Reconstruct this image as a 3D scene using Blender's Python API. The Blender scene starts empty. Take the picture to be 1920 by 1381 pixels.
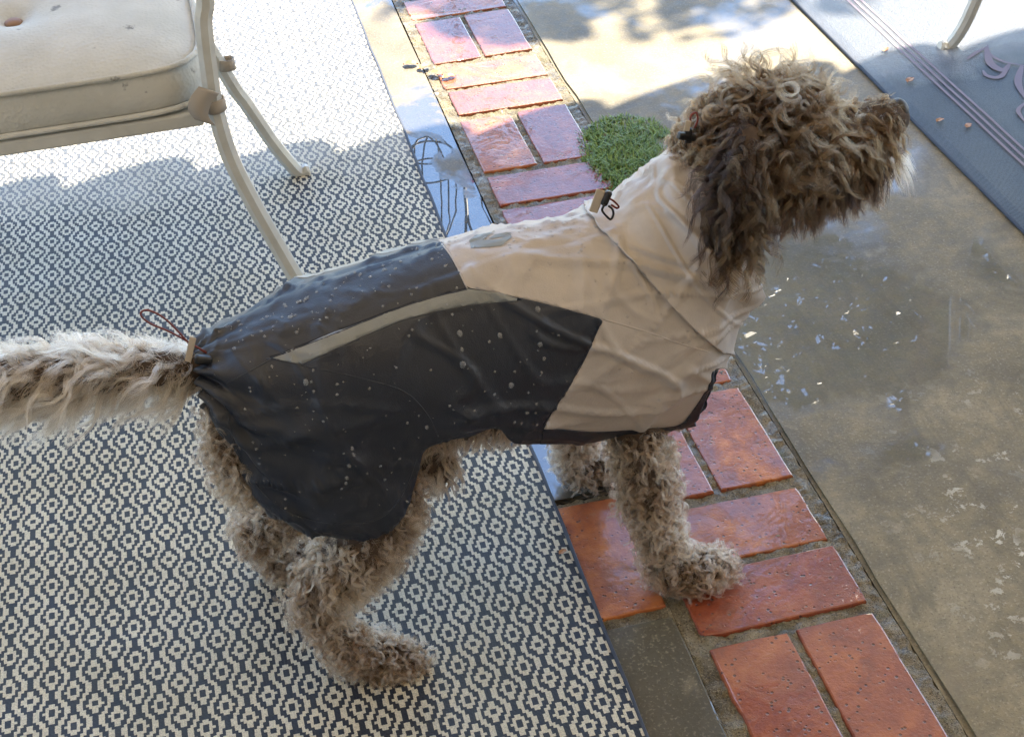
import bpy, bmesh, math, random
import numpy as np
from mathutils import Vector, Matrix, noise
from mathutils.bvhtree import BVHTree

random.seed(7)
rng = np.random.default_rng(11)
scene = bpy.context.scene
COL = scene.collection

# ------------------------------------------------------------------ camera
# world axes: X across the brick strip, Y along it (away), Z up; metres
F_PX, W_PX, H_PX = 2827.1, 1920.0, 1381.0
CAM_R = np.array([[0.97009743, -0.23819265, -0.04663948],
                  [-0.17985818, -0.57643938, -0.79710016],
                  [0.16297857, 0.78165331, -0.60204326]])
CAM_C = np.array([-0.44011887, -1.12188081, 1.29718288])
cam = bpy.data.cameras.new("camera")
cam.sensor_fit = 'HORIZONTAL'
cam.sensor_width = 36.0
cam.lens = F_PX / W_PX * 36.0
cam.clip_start = 0.05
cam.clip_end = 500.0
cam_ob = bpy.data.objects.new("camera", cam)
COL.objects.link(cam_ob)
m = Matrix.Identity(4)
for i in range(3):
    m[i][0] = CAM_R[0][i]
    m[i][1] = -CAM_R[1][i]
    m[i][2] = -CAM_R[2][i]
    m[i][3] = CAM_C[i]
cam_ob.matrix_world = m
scene.camera = cam_ob

# ------------------------------------------------------------------ light
SUN_EL, SUN_AZ = math.radians(57.0), math.radians(50.0)
SUN = Vector((math.sin(SUN_AZ) * math.cos(SUN_EL), math.cos(SUN_AZ) * math.cos(SUN_EL), math.sin(SUN_EL)))
world = bpy.data.worlds.new("World")
scene.world = world
world.use_nodes = True
wn = world.node_tree
sky = wn.nodes.new('ShaderNodeTexSky')
sky.sky_type = 'NISHITA'
sky.sun_disc = False
sky.sun_elevation = SUN_EL
sky.sun_rotation = SUN_AZ
sky.air_density = 1.0
sky.dust_density = 0.1
sky.ozone_density = 2.5
wn.nodes['Background'].inputs['Strength'].default_value = 0.15
wn.links.new(sky.outputs[0], wn.nodes['Background'].inputs['Color'])
sl = bpy.data.lights.new("sun", 'SUN')
sl.energy = 5.0
sl.angle = math.radians(0.5)
sl.color = (1.0, 0.90, 0.74)
sun_ob = bpy.data.objects.new("sun", sl)
COL.objects.link(sun_ob)
sun_ob.rotation_euler = (-SUN).to_track_quat('-Z', 'Y').to_euler()
sun_ob.location = (1, 3, 6)
scene.view_settings.view_transform = 'Standard'
scene.view_settings.look = 'None'
scene.view_settings.gamma = 1.0
scene.view_settings.exposure = 2.14
scene.cycles.max_bounces = 10
scene.cycles.transparent_max_bounces = 16
try:
    scene.cycles.use_denoising = True
    scene.cycles.denoiser = 'OPENIMAGEDENOISE'
except Exception:
    pass

# ------------------------------------------------------------------ pixel helpers
def ray(u, v):
    d = CAM_R.T @ np.array([(u - 960.0) / F_PX, (v - 690.5) / F_PX, 1.0])
    return d / np.linalg.norm(d)
def gnd(u, v, z=0.0):
    d = ray(u, v)
    return CAM_C + d * ((z - CAM_C[2]) / d[2])
def on_y(u, v, y):
    d = ray(u, v)
    return CAM_C + d * ((y - CAM_C[1]) / d[1])
def to_px(P):
    q = (np.asarray(P) - CAM_C) @ CAM_R.T
    return np.stack([960 + F_PX * q[..., 0] / q[..., 2], 690.5 + F_PX * q[..., 1] / q[..., 2]], -1)

# ------------------------------------------------------------------ object helpers
def link(name, me, mat=None, parent=None, smooth=False):
    o = bpy.data.objects.new(name, me)
    COL.objects.link(o)
    if mat is not None:
        me.materials.clear()
        me.materials.append(mat)
    if parent is not None:
        o.parent = parent
    if smooth and isinstance(me, bpy.types.Mesh):
        me.polygons.foreach_set('use_smooth', [True] * len(me.polygons))
    return o
def from_bm(name, bm, mat=None, parent=None, smooth=False):
    me = bpy.data.meshes.new(name)
    bmesh.ops.recalc_face_normals(bm, faces=bm.faces)
    bm.to_mesh(me)
    bm.free()
    return link(name, me, mat, parent, smooth)
def from_data(name, V, Fc, mat=None, parent=None, smooth=False):
    me = bpy.data.meshes.new(name)
    me.from_pydata([tuple(map(float, v)) for v in V], [], [tuple(map(int, f)) for f in Fc])
    me.update()
    return link(name, me, mat, parent, smooth)
def empty(name, loc=(0, 0, 0), parent=None):
    o = bpy.data.objects.new(name, None)
    COL.objects.link(o)
    o.location = loc
    o.empty_display_size = 0.05
    if parent is not None:
        o.parent = parent
    return o
def tag(o, label=None, cat=None, group=None, kind=None):
    if label: o['label'] = label
    if cat: o['category'] = cat
    if group: o['group'] = group
    if kind: o['kind'] = kind
    return o
def copy_tree(o, parent=None):
    c = o.copy()
    COL.objects.link(c)
    c.parent = parent
    for ch in list(o.children):
        copy_tree(ch, c)
    return c
def tube_data(path, rad, n=10, up=Vector((0, 0, 1)), caps=True, shape=None):
    """tube round a path; rad a number or list; shape: optional list of unit (x,y) section points"""
    P = [Vector(p) for p in path]
    if not hasattr(rad, '__len__'):
        rad = [rad] * len(P)
    sec = shape or [(math.cos(2 * math.pi * k / n), math.sin(2 * math.pi * k / n)) for k in range(n)]
    n = len(sec)
    V, Fc = [], []
    prev = None
    for i, p in enumerate(P):
        t = (P[min(i + 1, len(P) - 1)] - P[max(i - 1, 0)]).normalized()
        if prev is None:
            a = t.cross(up)
            if a.length < 1e-4: a = t.cross(Vector((1, 0, 0)))
        else:
            a = prev - t * prev.dot(t)
        a.normalize(); prev = a
        b = t.cross(a)
        for (cx, cy) in sec:
            V.append(p + a * (cx * rad[i]) + b * (cy * rad[i]))
    for i in range(len(P) - 1):
        for k in range(n):
            k2 = (k + 1) % n
            Fc.append((i * n + k, i * n + k2, (i + 1) * n + k2, (i + 1) * n + k))
    if caps:
        Fc.append(tuple(range(n - 1, -1, -1)))
        Fc.append(tuple(range((len(P) - 1) * n, len(P) * n)))
    return V, Fc
def tube(name, path, rad, mat, parent=None, n=10, smooth=True, **k):
    V, Fc = tube_data(path, rad, n, **k)
    return from_data(name, V, Fc, mat, parent, smooth)
def spline(pts, per=8):
    """Catmull-Rom through points (any dimension)"""
    P = np.asarray(pts, float)
    E = np.vstack([2 * P[0] - P[1], P, 2 * P[-1] - P[-2]])
    out = []
    for i in range(len(P) - 1):
        a, b, c, d = E[i:i + 4]
        for k in range(per):
            t = k / per
            out.append(0.5 * (2 * b + (c - a) * t + (2 * a - 5 * b + 4 * c - d) * t * t + (3 * b - a - 3 * c + d) * t ** 3))
    out.append(P[-1])
    return np.array(out)
def box_bm(x0, x1, y0, y1, z0, z1, bev=0.0, seg=1, bm=None):
    bm2 = bmesh.new()
    r = bmesh.ops.create_cube(bm2, size=1.0)
    for v in bm2.verts:
        v.co = Vector(((x0 + x1) / 2 + v.co.x * (x1 - x0), (y0 + y1) / 2 + v.co.y * (y1 - y0), (z0 + z1) / 2 + v.co.z * (z1 - z0)))
    if bev:
        bmesh.ops.bevel(bm2, geom=list(bm2.edges), offset=bev, segments=seg, affect='EDGES', profile=0.5)
    return bm2

# ------------------------------------------------------------------ material helpers
class NT:
    def __init__(s, name):
        s.mat = bpy.data.materials.new(name)
        s.mat.use_nodes = True
        s.t = s.mat.node_tree
        s.b = s.t.nodes['Principled BSDF']
        s.tc = None
    def n(s, typ, **k):
        nd = s.t.nodes.new(typ)
        for a, b in k.items(): setattr(nd, a, b)
        return nd
    def l(s, a, b): s.t.links.new(a, b)
    def put(s, sock, val):
        if isinstance(val, bpy.types.NodeSocket): s.l(val, sock)
        elif isinstance(val, tuple) and len(val) == 3 and sock.type == 'RGBA': sock.default_value = (*val, 1)
        else: sock.default_value = val
    def set(s, **k):
        for a, v in k.items(): s.put(s.b.inputs[a.replace('_', ' ')], v)
    def obj(s):
        if s.tc is None: s.tc = s.n('ShaderNodeTexCoord')
        return s.tc.outputs['Object']
    def gen(s):
        g = s.n('ShaderNodeNewGeometry'); return g.outputs['Position']
    def math(s, op, a, b=0.0, c=None, clamp=False):
        nd = s.n('ShaderNodeMath', operation=op); nd.use_clamp = clamp
        s.put(nd.inputs[0], a); s.put(nd.inputs[1], b)
        if c is not None: s.put(nd.inputs[2], c)
        return nd.outputs[0]
    def noise(s, scale, detail=4.0, rough=0.55, dist=0.0, vec=None, col=False):
        nd = s.n('ShaderNodeTexNoise')
        nd.inputs['Scale'].default_value = scale; nd.inputs['Detail'].default_value = detail
        nd.inputs['Roughness'].default_value = rough; nd.inputs['Distortion'].default_value = dist
        s.l(vec if vec is not None else s.gen(), nd.inputs['Vector'])
        return nd.outputs['Color' if col else 'Fac']
    def voro(s, scale, vec=None, feature='F1', out='Distance'):
        nd = s.n('ShaderNodeTexVoronoi', feature=feature)
        nd.inputs['Scale'].default_value = scale
        s.l(vec if vec is not None else s.gen(), nd.inputs['Vector'])
        return nd.outputs[out]
    def ramp(s, fac, stops, interp='LINEAR'):
        nd = s.n('ShaderNodeValToRGB')
        cr = nd.color_ramp; cr.interpolation = interp
        while len(cr.elements) < len(stops): cr.elements.new(0.5)
        for e, (p, c) in zip(cr.elements, stops):
            e.position = p
            e.color = (c, c, c, 1) if not hasattr(c, '__len__') else (*c, 1)
        s.put(nd.inputs[0], fac)
        return nd.outputs[0]
    def mix(s, fac, a, b, mode='MIX'):
        nd = s.n('ShaderNodeMix', data_type='RGBA', blend_type=mode)
        s.put(nd.inputs[0], fac); s.put(nd.inputs[6], a); s.put(nd.inputs[7], b)
        return nd.outputs[2]
    def bump(s, h, strength=0.3, dist=0.002, normal=None):
        nd = s.n('ShaderNodeBump')
        nd.inputs['Strength'].default_value = strength; nd.inputs['Distance'].default_value = dist
        s.put(nd.inputs['Height'], h)
        if normal is not None: s.l(normal, nd.inputs['Normal'])
        return nd.outputs[0]
    def scaled(s, vec, sc):
        nd = s.n('ShaderNodeMapping'); nd.inputs['Scale'].default_value = sc
        s.l(vec, nd.inputs['Vector']); return nd.outputs[0]
    def sep(s, vec):
        nd = s.n('ShaderNodeSeparateXYZ'); s.l(vec, nd.inputs[0]); return nd.outputs

def plain(name, col, rough=0.5, metal=0.0, **k):
    q = NT(name); q.set(Base_Color=col, Roughness=rough, Metallic=metal)
    for a, v in k.items(): q.put(q.b.inputs[a.replace('_', ' ')], v)
    return q.mat

def mat_brick():
    q = NT("wet_brick")
    info = q.n('ShaderNodeObjectInfo').outputs['Random']
    tcv = q.n('ShaderNodeVectorMath', operation='ADD'); q.l(q.gen(), tcv.inputs[0])
    cmb = q.n('ShaderNodeCombineXYZ'); q.put(cmb.inputs[2], q.math('MULTIPLY', info, 7.0)); q.l(cmb.outputs[0], tcv.inputs[1])
    v = tcv.outputs[0]
    n1 = q.noise(34, 7, 0.66, 0.3, v); n2 = q.noise(190, 5, 0.65, 0.0, v); n3 = q.noise(11, 4, 0.6, 0.5, v)
    c = q.ramp(n1, [(0.28, (0.14, 0.028, 0.007)), (0.46, (0.32, 0.072, 0.013)), (0.60, (0.44, 0.118, 0.022)), (0.78, (0.50, 0.18, 0.055))])
    c = q.mix(q.ramp(n3, [(0.42, 0.0), (0.62, 0.65)]), c, (0.20, 0.040, 0.020))
    hv = q.n('ShaderNodeHueSaturation'); q.l(c, hv.inputs['Color'])
    q.put(hv.inputs['Value'], q.math('MULTIPLY_ADD', info, 0.45, 0.80)); q.put(hv.inputs['Hue'], q.math('MULTIPLY_ADD', info, 0.018, 0.494))
    pits = q.ramp(q.voro(120, v), [(0.16, 1.0), (0.26, 0.0)])
    pits = q.math('MULTIPLY', pits, q.ramp(q.noise(40, 3, 0.6, 0, v), [(0.47, 0.0), (0.56, 1.0)]))
    fine = q.ramp(n2, [(0.28, 1.0), (0.40, 0.0)])
    c = q.mix(q.math('MULTIPLY', pits, 0.85), hv.outputs[0], (0.028, 0.012, 0.009))
    c = q.mix(q.math('MULTIPLY', fine, 0.6), c, (0.06, 0.02, 0.012))
    c = q.mix(q.ramp(q.noise(48, 6, 0.75, 0.6, v), [(0.60, 0.0), (0.72, 0.55)]), c, (0.27, 0.16, 0.10))
    wet = q.ramp(q.noise(7.5, 5, 0.62, 0.9, v), [(0.38, 0.0), (0.46, 1.0)])
    c = q.mix(q.math('MULTIPLY', wet, 0.30), c, (0.16, 0.022, 0.008))
    h = q.math('ADD', q.math('MULTIPLY', n2, 0.9), q.math('ADD', q.math('MULTIPLY', pits, -1.6), q.math('MULTIPLY', n1, 0.8)))
    nb = q.bump(h, 0.75, 0.0018)
    dry = q.math('SUBTRACT', 1.0, wet)
    rip = q.bump(q.math('ADD', q.noise(24, 3, 0.5, 1.2, v), q.math('MULTIPLY', q.math('MULTIPLY', dry, h), 0.8)), 0.5, 0.0014)
    q.set(Base_Color=c, Roughness=q.ramp(n2, [(0.3, 0.34), (0.7, 0.58)]), Normal=nb,
          Coat_Weight=q.math('MULTIPLY_ADD', wet, 0.55, 0.45), Coat_Roughness=q.math('MULTIPLY_ADD', wet, -0.13, 0.16), Coat_IOR=1.42, Coat_Normal=rip)
    return q.mat

def mat_concrete(name, base=(0.225, 0.182, 0.098), dark=(0.095, 0.078, 0.042), light=(0.32, 0.265, 0.16), wetlo=0.42, wethi=0.55, wscale=3.1, specks=True, pools=(), wdark=0.45, cior=1.5, wcol=(0.06, 0.048, 0.026)):
    q = NT(name)
    n1 = q.noise(5.0, 7, 0.62, 0.4); n2 = q.noise(45, 6, 0.65); n3 = q.noise(240, 3, 0.6)
    c = q.ramp(n1, [(0.28, dark), (0.5, base), (0.74, light)])
    c = q.mix(q.ramp(n2, [(0.35, 0.55), (0.62, 0.0)]), c, dark)
    c = q.mix(q.ramp(n3, [(0.55, 0.0), (0.72, 0.5)]), c, (0.42, 0.36, 0.25))
    c = q.mix(q.ramp(q.noise(320, 2, 0.5), [(0.30, 0.55), (0.42, 0.0)]), c, (0.05, 0.04, 0.022))
    c = q.mix(q.ramp(q.noise(20, 5, 0.7, 1.2, q.scaled(q.gen(), (1.0, 0.25, 1.0))), [(0.55, 0.0), (0.66, 0.4)]), c, dark)
    c = q.mix(q.ramp(q.noise(14, 5, 0.7, 0.3), [(0.60, 0.0), (0.68, 0.5)]), c, (0.30, 0.25, 0.16))
    pos = q.sep(q.gen())
    if specks:
        near = q.math('MULTIPLY', q.ramp(q.math('MULTIPLY_ADD', pos[0], 2.2, -0.55), [(0.0, 0.0), (0.35, 1.0)]),
                      q.ramp(q.math('MULTIPLY_ADD', pos[1], -1.4, 0.62), [(0.0, 0.0), (0.5, 1.0)]))
        sp = q.ramp(q.noise(30, 6, 0.72, 0.3), [(0.575, 0.0), (0.60, 1.0)])
        sp = q.math('MULTIPLY', q.math('MULTIPLY', sp, near), q.ramp(q.noise(9, 2), [(0.42, 0.0), (0.55, 1.0)]))
        c = q.mix(q.math('MULTIPLY', sp, 0.85), c, (0.55, 0.52, 0.42))
    wn_ = q.noise(wscale, 5, 0.6, 0.5)
    for (px_, py_, rx_, ry_) in pools:
        ex_ = q.math('DIVIDE', q.math('SUBTRACT', pos[0], px_), rx_); ey_ = q.math('DIVIDE', q.math('SUBTRACT', pos[1], py_), ry_)
        dd_ = q.math('SQRT', q.math('ADD', q.math('MULTIPLY', ex_, ex_), q.math('MULTIPLY', ey_, ey_)))
        wn_ = q.math('ADD', wn_, q.math('MULTIPLY', q.math('SUBTRACT', 1.0, dd_, clamp=True), 0.5))
    wet = q.ramp(wn_, [(wetlo, 0.0), (wethi, 1.0)])
    c = q.mix(q.math('MULTIPLY', wet, wdark), c, wcol)
    nb = q.bump(q.math('ADD', q.math('MULTIPLY', n3, 0.4), n2), 0.5, 0.0015)
    rip = q.bump(q.noise(7, 2, 0.5, 0.6), 0.06, 0.0012)
    q.set(Base_Color=c, Roughness=q.ramp(n2, [(0.3, 0.5), (0.7, 0.75)]), Normal=nb, Coat_IOR=cior,
          Coat_Weight=q.math('MULTIPLY_ADD', wet, 0.93, 0.07), Coat_Roughness=q.math('MULTIPLY_ADD', wet, -0.245, 0.25), Coat_Normal=rip)
    return q.mat

def mat_mortar():
    q = NT("sandy_mortar")
    n2 = q.noise(330, 3, 0.7); n1 = q.noise(25, 5, 0.65)
    c = q.ramp(n1, [(0.3, (0.085, 0.068, 0.038)), (0.52, (0.24, 0.20, 0.12)), (0.74, (0.42, 0.36, 0.24))])
    c = q.mix(q.ramp(n2, [(0.54, 0.0), (0.64, 0.75)]), c, (0.42, 0.36, 0.25))
    c = q.mix(q.ramp(q.noise(420, 2), [(0.34, 0.8), (0.44, 0.0)]), c, (0.04, 0.032, 0.02))
    c = q.mix(q.ramp(q.noise(16, 4), [(0.58, 0.0), (0.7, 0.5)]), c, (0.09, 0.10, 0.03))
    wet = q.ramp(q.noise(14, 4, 0.6), [(0.4, 0.0), (0.55, 1.0)])
    nb = q.bump(q.math('ADD', q.math('ADD', n2, q.noise(700, 2)), n1), 1.0, 0.004)
    q.set(Base_Color=c, Roughness=0.6, Normal=nb, Coat_Weight=q.math('MULTIPLY', wet, 0.6), Coat_Roughness=0.15, Coat_IOR=1.34,
          Coat_Normal=q.bump(q.noise(120, 3), 0.5, 0.002))
    return q.mat

def mat_lattice_rug():
    q = NT("woven_lattice")
    p = q.obj()
    P = q.sep(p)
    CX, AY, SH = 0.0237, 0.0513, 0.0246
    # stitch cells
    cx, cy = CX / 7.0, AY / 14.0
    wob = q.noise(420, 2, 0.5, vec=p)
    xw = q.math('MULTIPLY_ADD', wob, 0.0012, P[0]); yw = q.math('MULTIPLY_ADD', wob, 0.0012, P[1])
    x = q.math('MULTIPLY', q.math('ADD', q.math('FLOOR', q.math('DIVIDE', xw, cx)), 0.5), cx)
    y = q.math('MULTIPLY', q.math('ADD', q.math('FLOOR', q.math('DIVIDE', yw, cy)), 0.5), cy)
    col = q.math('ROUND', q.math('DIVIDE', x, CX))
    dx = q.math('ABSOLUTE', q.math('SUBTRACT', x, q.math('MULTIPLY', col, CX)))
    dy = q.math('ABSOLUTE', q.math('WRAP', q.math('MULTIPLY_ADD', col, SH, y), AY / 2, -AY / 2)) if False else None
    yy = q.math('MULTIPLY_ADD', col, SH, y)
    fr = q.math('SUBTRACT', yy, q.math('MULTIPLY', q.math('ROUND', q.math('DIVIDE', yy, AY)), AY))
    dy = q.math('ABSOLUTE', fr)
    d = q.math('ADD', q.math('DIVIDE', dx, 0.0086), q.math('DIVIDE', dy, 0.0160))
    ring = q.math('MULTIPLY', q.math('GREATER_THAN', d, 0.50), q.math('LESS_THAN', d, 1.11))
    tri = q.math('SUBTRACT', 1.0, q.math('DIVIDE', dy, AY / 4))
    w = q.math('MINIMUM', q.math('MAXIMUM', q.math('MULTIPLY', tri, 1.35), -1.0), 1.0)
    wx = q.math('MULTIPLY_ADD', w, 0.0054, CX / 2)
    wave = q.math('LESS_THAN', q.math('ABSOLUTE', q.math('SUBTRACT', dx, wx)), 0.0029)
    mask = q.math('MAXIMUM', ring, wave)
    n = q.noise(9, 4, vec=p); nf = q.noise(700, 3, 0.6, vec=p)
    cream = q.ramp(n, [(0.3, (0.68, 0.62, 0.47)), (0.7, (0.80, 0.75, 0.61))])
    navy = q.ramp(n, [(0.3, (0.012, 0.015, 0.022)), (0.7, (0.014, 0.024, 0.055))])
    navy = q.mix(q.ramp(q.noise(60, 3, vec=q.scaled(p, (0.6, 9.0, 1.0))), [(0.45, 0.0), (0.7, 0.5)]), navy, (0.03, 0.033, 0.04))
    c = q.mix(mask, navy, cream)
    c = q.mix(q.math('MULTIPLY', q.ramp(nf, [(0.35, 0.5), (0.6, 0.0)]), 0.8), c, (0.03, 0.03, 0.035))
    # stitch relief
    sx = q.math('SINE', q.math('MULTIPLY', xw, 2 * math.pi / cx)); sy = q.math('SINE', q.math('MULTIPLY', yw, 2 * math.pi / cy))
    h = q.math('ADD', q.math('MULTIPLY', mask, 1.0), q.math('ADD', q.math('MULTIPLY', q.math('ABSOLUTE', sy), 0.6), q.math('MULTIPLY', nf, 0.5)))
    h = q.math('ADD', h, q.math('MULTIPLY', sx, 0.15))
    nb = q.bump(h, 0.9, 0.0012)
    wp = q.sep(q.gen())
    wet_glare = q.math('SMOOTH_MIN', q.math('MAXIMUM', q.math('DIVIDE', q.math('SUBTRACT', q.math('ADD', wp[1], q.math('MULTIPLY', q.noise(7, 3), 0.2)), 1.27), 0.12), 0.0), 1.0, 0.05)  # wet film, plus sheen raised over the sunlit end to imitate blown-out glare
    q.set(Base_Color=c, Roughness=0.55, Specular_IOR_Level=0.3, Normal=nb, Coat_Weight=q.math('MULTIPLY_ADD', wet_glare, 0.85, 0.15), Coat_Roughness=0.45, Coat_IOR=1.36, Coat_Normal=nb,
          Sheen_Weight=q.math('MULTIPLY', wet_glare, 1.0), Sheen_Roughness=0.35)
    return q.mat

def mat_scroll_rug():
    q = NT("woven_slate")
    p = q.obj(); P = q.sep(p)
    n = q.noise(8, 4, vec=p); nf = q.noise(420, 3, 0.6, vec=p)
    c = q.ramp(n, [(0.3, (0.030, 0.040, 0.060)), (0.7, (0.052, 0.066, 0.092))])
    c = q.mix(q.ramp(nf, [(0.4, 0.5), (0.65, 0.0)]), c, (0.015, 0.02, 0.03))
    rib = q.math('ABSOLUTE', q.math('SINE', q.math('MULTIPLY', q.math('ADD', P[0], P[1]), 620.0)))
    nb = q.bump(q.math('ADD', q.math('MULTIPLY', rib, 0.8), nf), 0.8, 0.0012)
    wp = q.sep(q.gen())
    wet_glare = q.math('SMOOTH_MIN', q.math('MAXIMUM', q.math('DIVIDE', q.math('SUBTRACT', q.math('ADD', wp[1], q.math('MULTIPLY', q.noise(7, 3), 0.2)), 1.27), 0.12), 0.0), 1.0, 0.05)  # sheen boosted where the sun falls stands in for glare; wet coat included
    q.set(Base_Color=c, Roughness=0.55, Specular_IOR_Level=0.4, Normal=nb, Coat_Weight=q.math('MULTIPLY_ADD', wet_glare, 0.7, 0.3), Coat_Roughness=0.4, Coat_IOR=1.38, Coat_Normal=nb,
          Sheen_Weight=wet_glare, Sheen_Roughness=0.35)
    return q.mat

M = {}
M['brick'] = mat_brick()
M['concrete'] = mat_concrete("wet_concrete", wetlo=0.50, wethi=0.60, pools=((0.37, 0.50, 0.24, 0.22), (0.26, 0.58, 0.2, 0.2)), cior=1.7, wcol=(0.06, 0.048, 0.024), wdark=0.5)
M['concrete_left'] = mat_concrete("puddled_concrete", base=(0.17, 0.14, 0.095), wetlo=0.54, wethi=0.62, wscale=5.0, specks=False, pools=((-0.06, 0.76, 0.5, 0.70),), wdark=0.92, cior=2.2, wcol=(0.022, 0.018, 0.012))
M['block'] = mat_concrete("dark_paver", base=(0.095, 0.085, 0.055), dark=(0.06, 0.052, 0.034), light=(0.13, 0.115, 0.08), specks=False)
M['mortar'] = mat_mortar()
M['soil'] = plain("damp_soil", (0.04, 0.032, 0.022), 0.8)
M['rug'] = mat_lattice_rug()
M['rug2'] = mat_scroll_rug()
M['lilac'] = plain("lilac_yarn", (0.24, 0.205, 0.25), 0.8)
M['rugbind'] = plain("rug_binding", (0.035, 0.045, 0.07), 0.7)
def mat_metal():
    q = NT("cream_powder_coat")
    c = q.ramp(q.noise(30, 5), [(0.3, (0.47, 0.46, 0.41)), (0.7, (0.57, 0.56, 0.51))])
    q.set(Base_Color=c, Roughness=0.32, Normal=q.bump(q.noise(300, 2), 0.12, 0.0006), Coat_Weight=0.35, Coat_Roughness=0.12)
    return q.mat
M['metal'] = mat_metal()
def mat_cushion():
    q = NT("cream_woven_cushion")
    p = q.obj()
    wv = q.voro(190, vec=p)
    c = q.ramp(q.noise(12, 4, vec=p), [(0.3, (0.47, 0.46, 0.41)), (0.7, (0.58, 0.57, 0.52))])
    st = q.ramp(q.noise(28, 4, 0.6, vec=p), [(0.66, 0.0), (0.72, 0.75)])
    c = q.mix(st, c, (0.12, 0.12, 0.12))
    q.set(Base_Color=c, Roughness=0.8, Normal=q.bump(wv, 0.6, 0.0015))
    return q.mat
M['cushion'] = mat_cushion()
M['strap'] = plain("canvas_strap", (0.36, 0.31, 0.25), 0.8)
M['button'] = plain("brown_button", (0.28, 0.16, 0.09), 0.5)
M['sling'] = plain("grey_sling", (0.40, 0.40, 0.40), 0.7)
def mat_awning():
    q = NT("cream_canvas")
    t = q.t
    tr = q.n('ShaderNodeBsdfTranslucent'); tr.inputs['Color'].default_value = (0.90, 0.82, 0.68, 1)
    df = q.n('ShaderNodeBsdfDiffuse'); df.inputs['Color'].default_value = (0.70, 0.66, 0.58, 1)
    mx = q.n('ShaderNodeMixShader'); mx.inputs[0].default_value = 0.36
    q.l(df.outputs[0], mx.inputs[1]); q.l(tr.outputs[0], mx.inputs[2])
    q.l(mx.outputs[0], t.nodes['Material Output'].inputs[0])
    return q.mat
M['awning'] = mat_awning()
def mat_leaf(name, a, b, rough=0.5):
    q = NT(name)
    r = q.n('ShaderNodeNewGeometry').outputs['Random Per Island']
    c = q.ramp(r, [(0.0, a), (1.0, b)])
    q.set(Base_Color=c, Roughness=rough, Subsurface_Weight=0.0)
    return q.mat
M['leaf'] = mat_leaf("tree_leaf", (0.03, 0.06, 0.015), (0.09, 0.14, 0.03))
M['grass'] = mat_leaf("grass_blade", (0.06, 0.15, 0.025), (0.24, 0.36, 0.09), 0.4)
M['bark'] = plain("tree_bark", (0.12, 0.085, 0.06), 0.9)
M['petal'] = mat_leaf("pink_petal", (0.75, 0.02, 0.16), (0.85, 0.08, 0.30))
M['dryleaf'] = mat_leaf("dry_leaf", (0.30, 0.12, 0.04), (0.45, 0.22, 0.08))
M['stucco'] = plain("cream_stucco", (0.40, 0.33, 0.25), 0.9)

# ================================================================== SETTING
# ground: one big sheet under everything
gv = [(-60, -40, -0.06), (60, -40, -0.06), (60, 80, -0.06), (-60, 80, -0.06)]
tag(from_data('ground', gv, [(0, 1, 2, 3)], M['soil']), kind='structure')

L, BW, MO = 0.2, 0.0954, 0.0186
def slab(name, x0, x1, y0, y1, mat, wav=0.0015, n=0.06):
    """poured slab with a worn, wavering arris"""
    bm = box_bm(x0, x1, y0, y1, -0.055, 0.0)
    o_edges = [e for e in bm.edges if abs(e.verts[0].co.z - e.verts[1].co.z) < 1e-6 and e.verts[0].co.z > -0.01]
    long_e = [e for e in o_edges if abs(e.verts[0].co.y - e.verts[1].co.y) > 0.5]
    bmesh.ops.subdivide_edges(bm, edges=long_e, cuts=160)
    ed = [e for e in bm.edges if e.calc_length() > 0 and all(v.co.z > -0.01 for v in e.verts) and len(e.link_faces) == 2 and any(abs(f.normal.z) < 0.5 for f in e.link_faces)]
    bmesh.ops.recalc_face_normals(bm, faces=bm.faces)
    ed = [e for e in bm.edges if all(v.co.z > -0.01 for v in e.verts) and any(abs(f.normal.z) < 0.5 for f in e.link_faces)]
    bmesh.ops.bevel(bm, geom=ed, offset=0.004, segments=2, affect='EDGES')
    for v in bm.verts:
        if v.co.z > -0.02 and (v.co.x < x0 + 0.02 or v.co.x > x1 - 0.02):
            v.co.x += 0.0035 * noise.noise(Vector((v.co.x * 3, v.co.y * 16, 1.0))) + 0.0015 * noise.noise(Vector((0, v.co.y * 60, 4)))
    return tag(from_bm(name, bm, mat, smooth=False), kind='structure')
slab('patio_slab', 0.224, 7.0, -2.2, 9.0, M['concrete'])
slab('path_slab', -6.0, -0.0245, 0.270, 9.0, M['concrete_left'])
slab('path_slab', -6.0, -0.128, -2.2, 0.262, M['concrete_left'])

# mortar bed: rough sheet between and under the bricks
def mortar_bed(name, x0, x1, y0, y1, z, step=0.0036):
    nx, ny = max(2, int((x1 - x0) / step)), max(2, int((y1 - y0) / step))
    V = []
    for j in range(ny + 1):
        for i in range(nx + 1):
            x, y = x0 + (x1 - x0) * i / nx, y0 + (y1 - y0) * j / ny
            h = 0.0030 * noise.noise(Vector((x * 60, y * 60, 0))) + 0.0032 * noise.noise(Vector((x * 170, y * 170, 3))) + 0.0014 * noise.noise(Vector((x * 9, y * 9, 7)))
            V.append((x, y, z + h))
    Fc = [(j * (nx + 1) + i, j * (nx + 1) + i + 1, (j + 1) * (nx + 1) + i + 1, (j + 1) * (nx + 1) + i) for j in range(ny) for i in range(nx)]
    return from_data(name, V, Fc, M['mortar'], smooth=True)
path = tag(empty('brick_path'), kind='structure')
mb = mortar_bed('mortar_bed', -0.0218, 0.2205, -1.2, 2.9, -0.0029); mb.parent = path
mb = mortar_bed('mortar_bed', -0.1275, -0.0222, -1.2, 0.268, -0.0029); mb.parent = path

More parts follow.
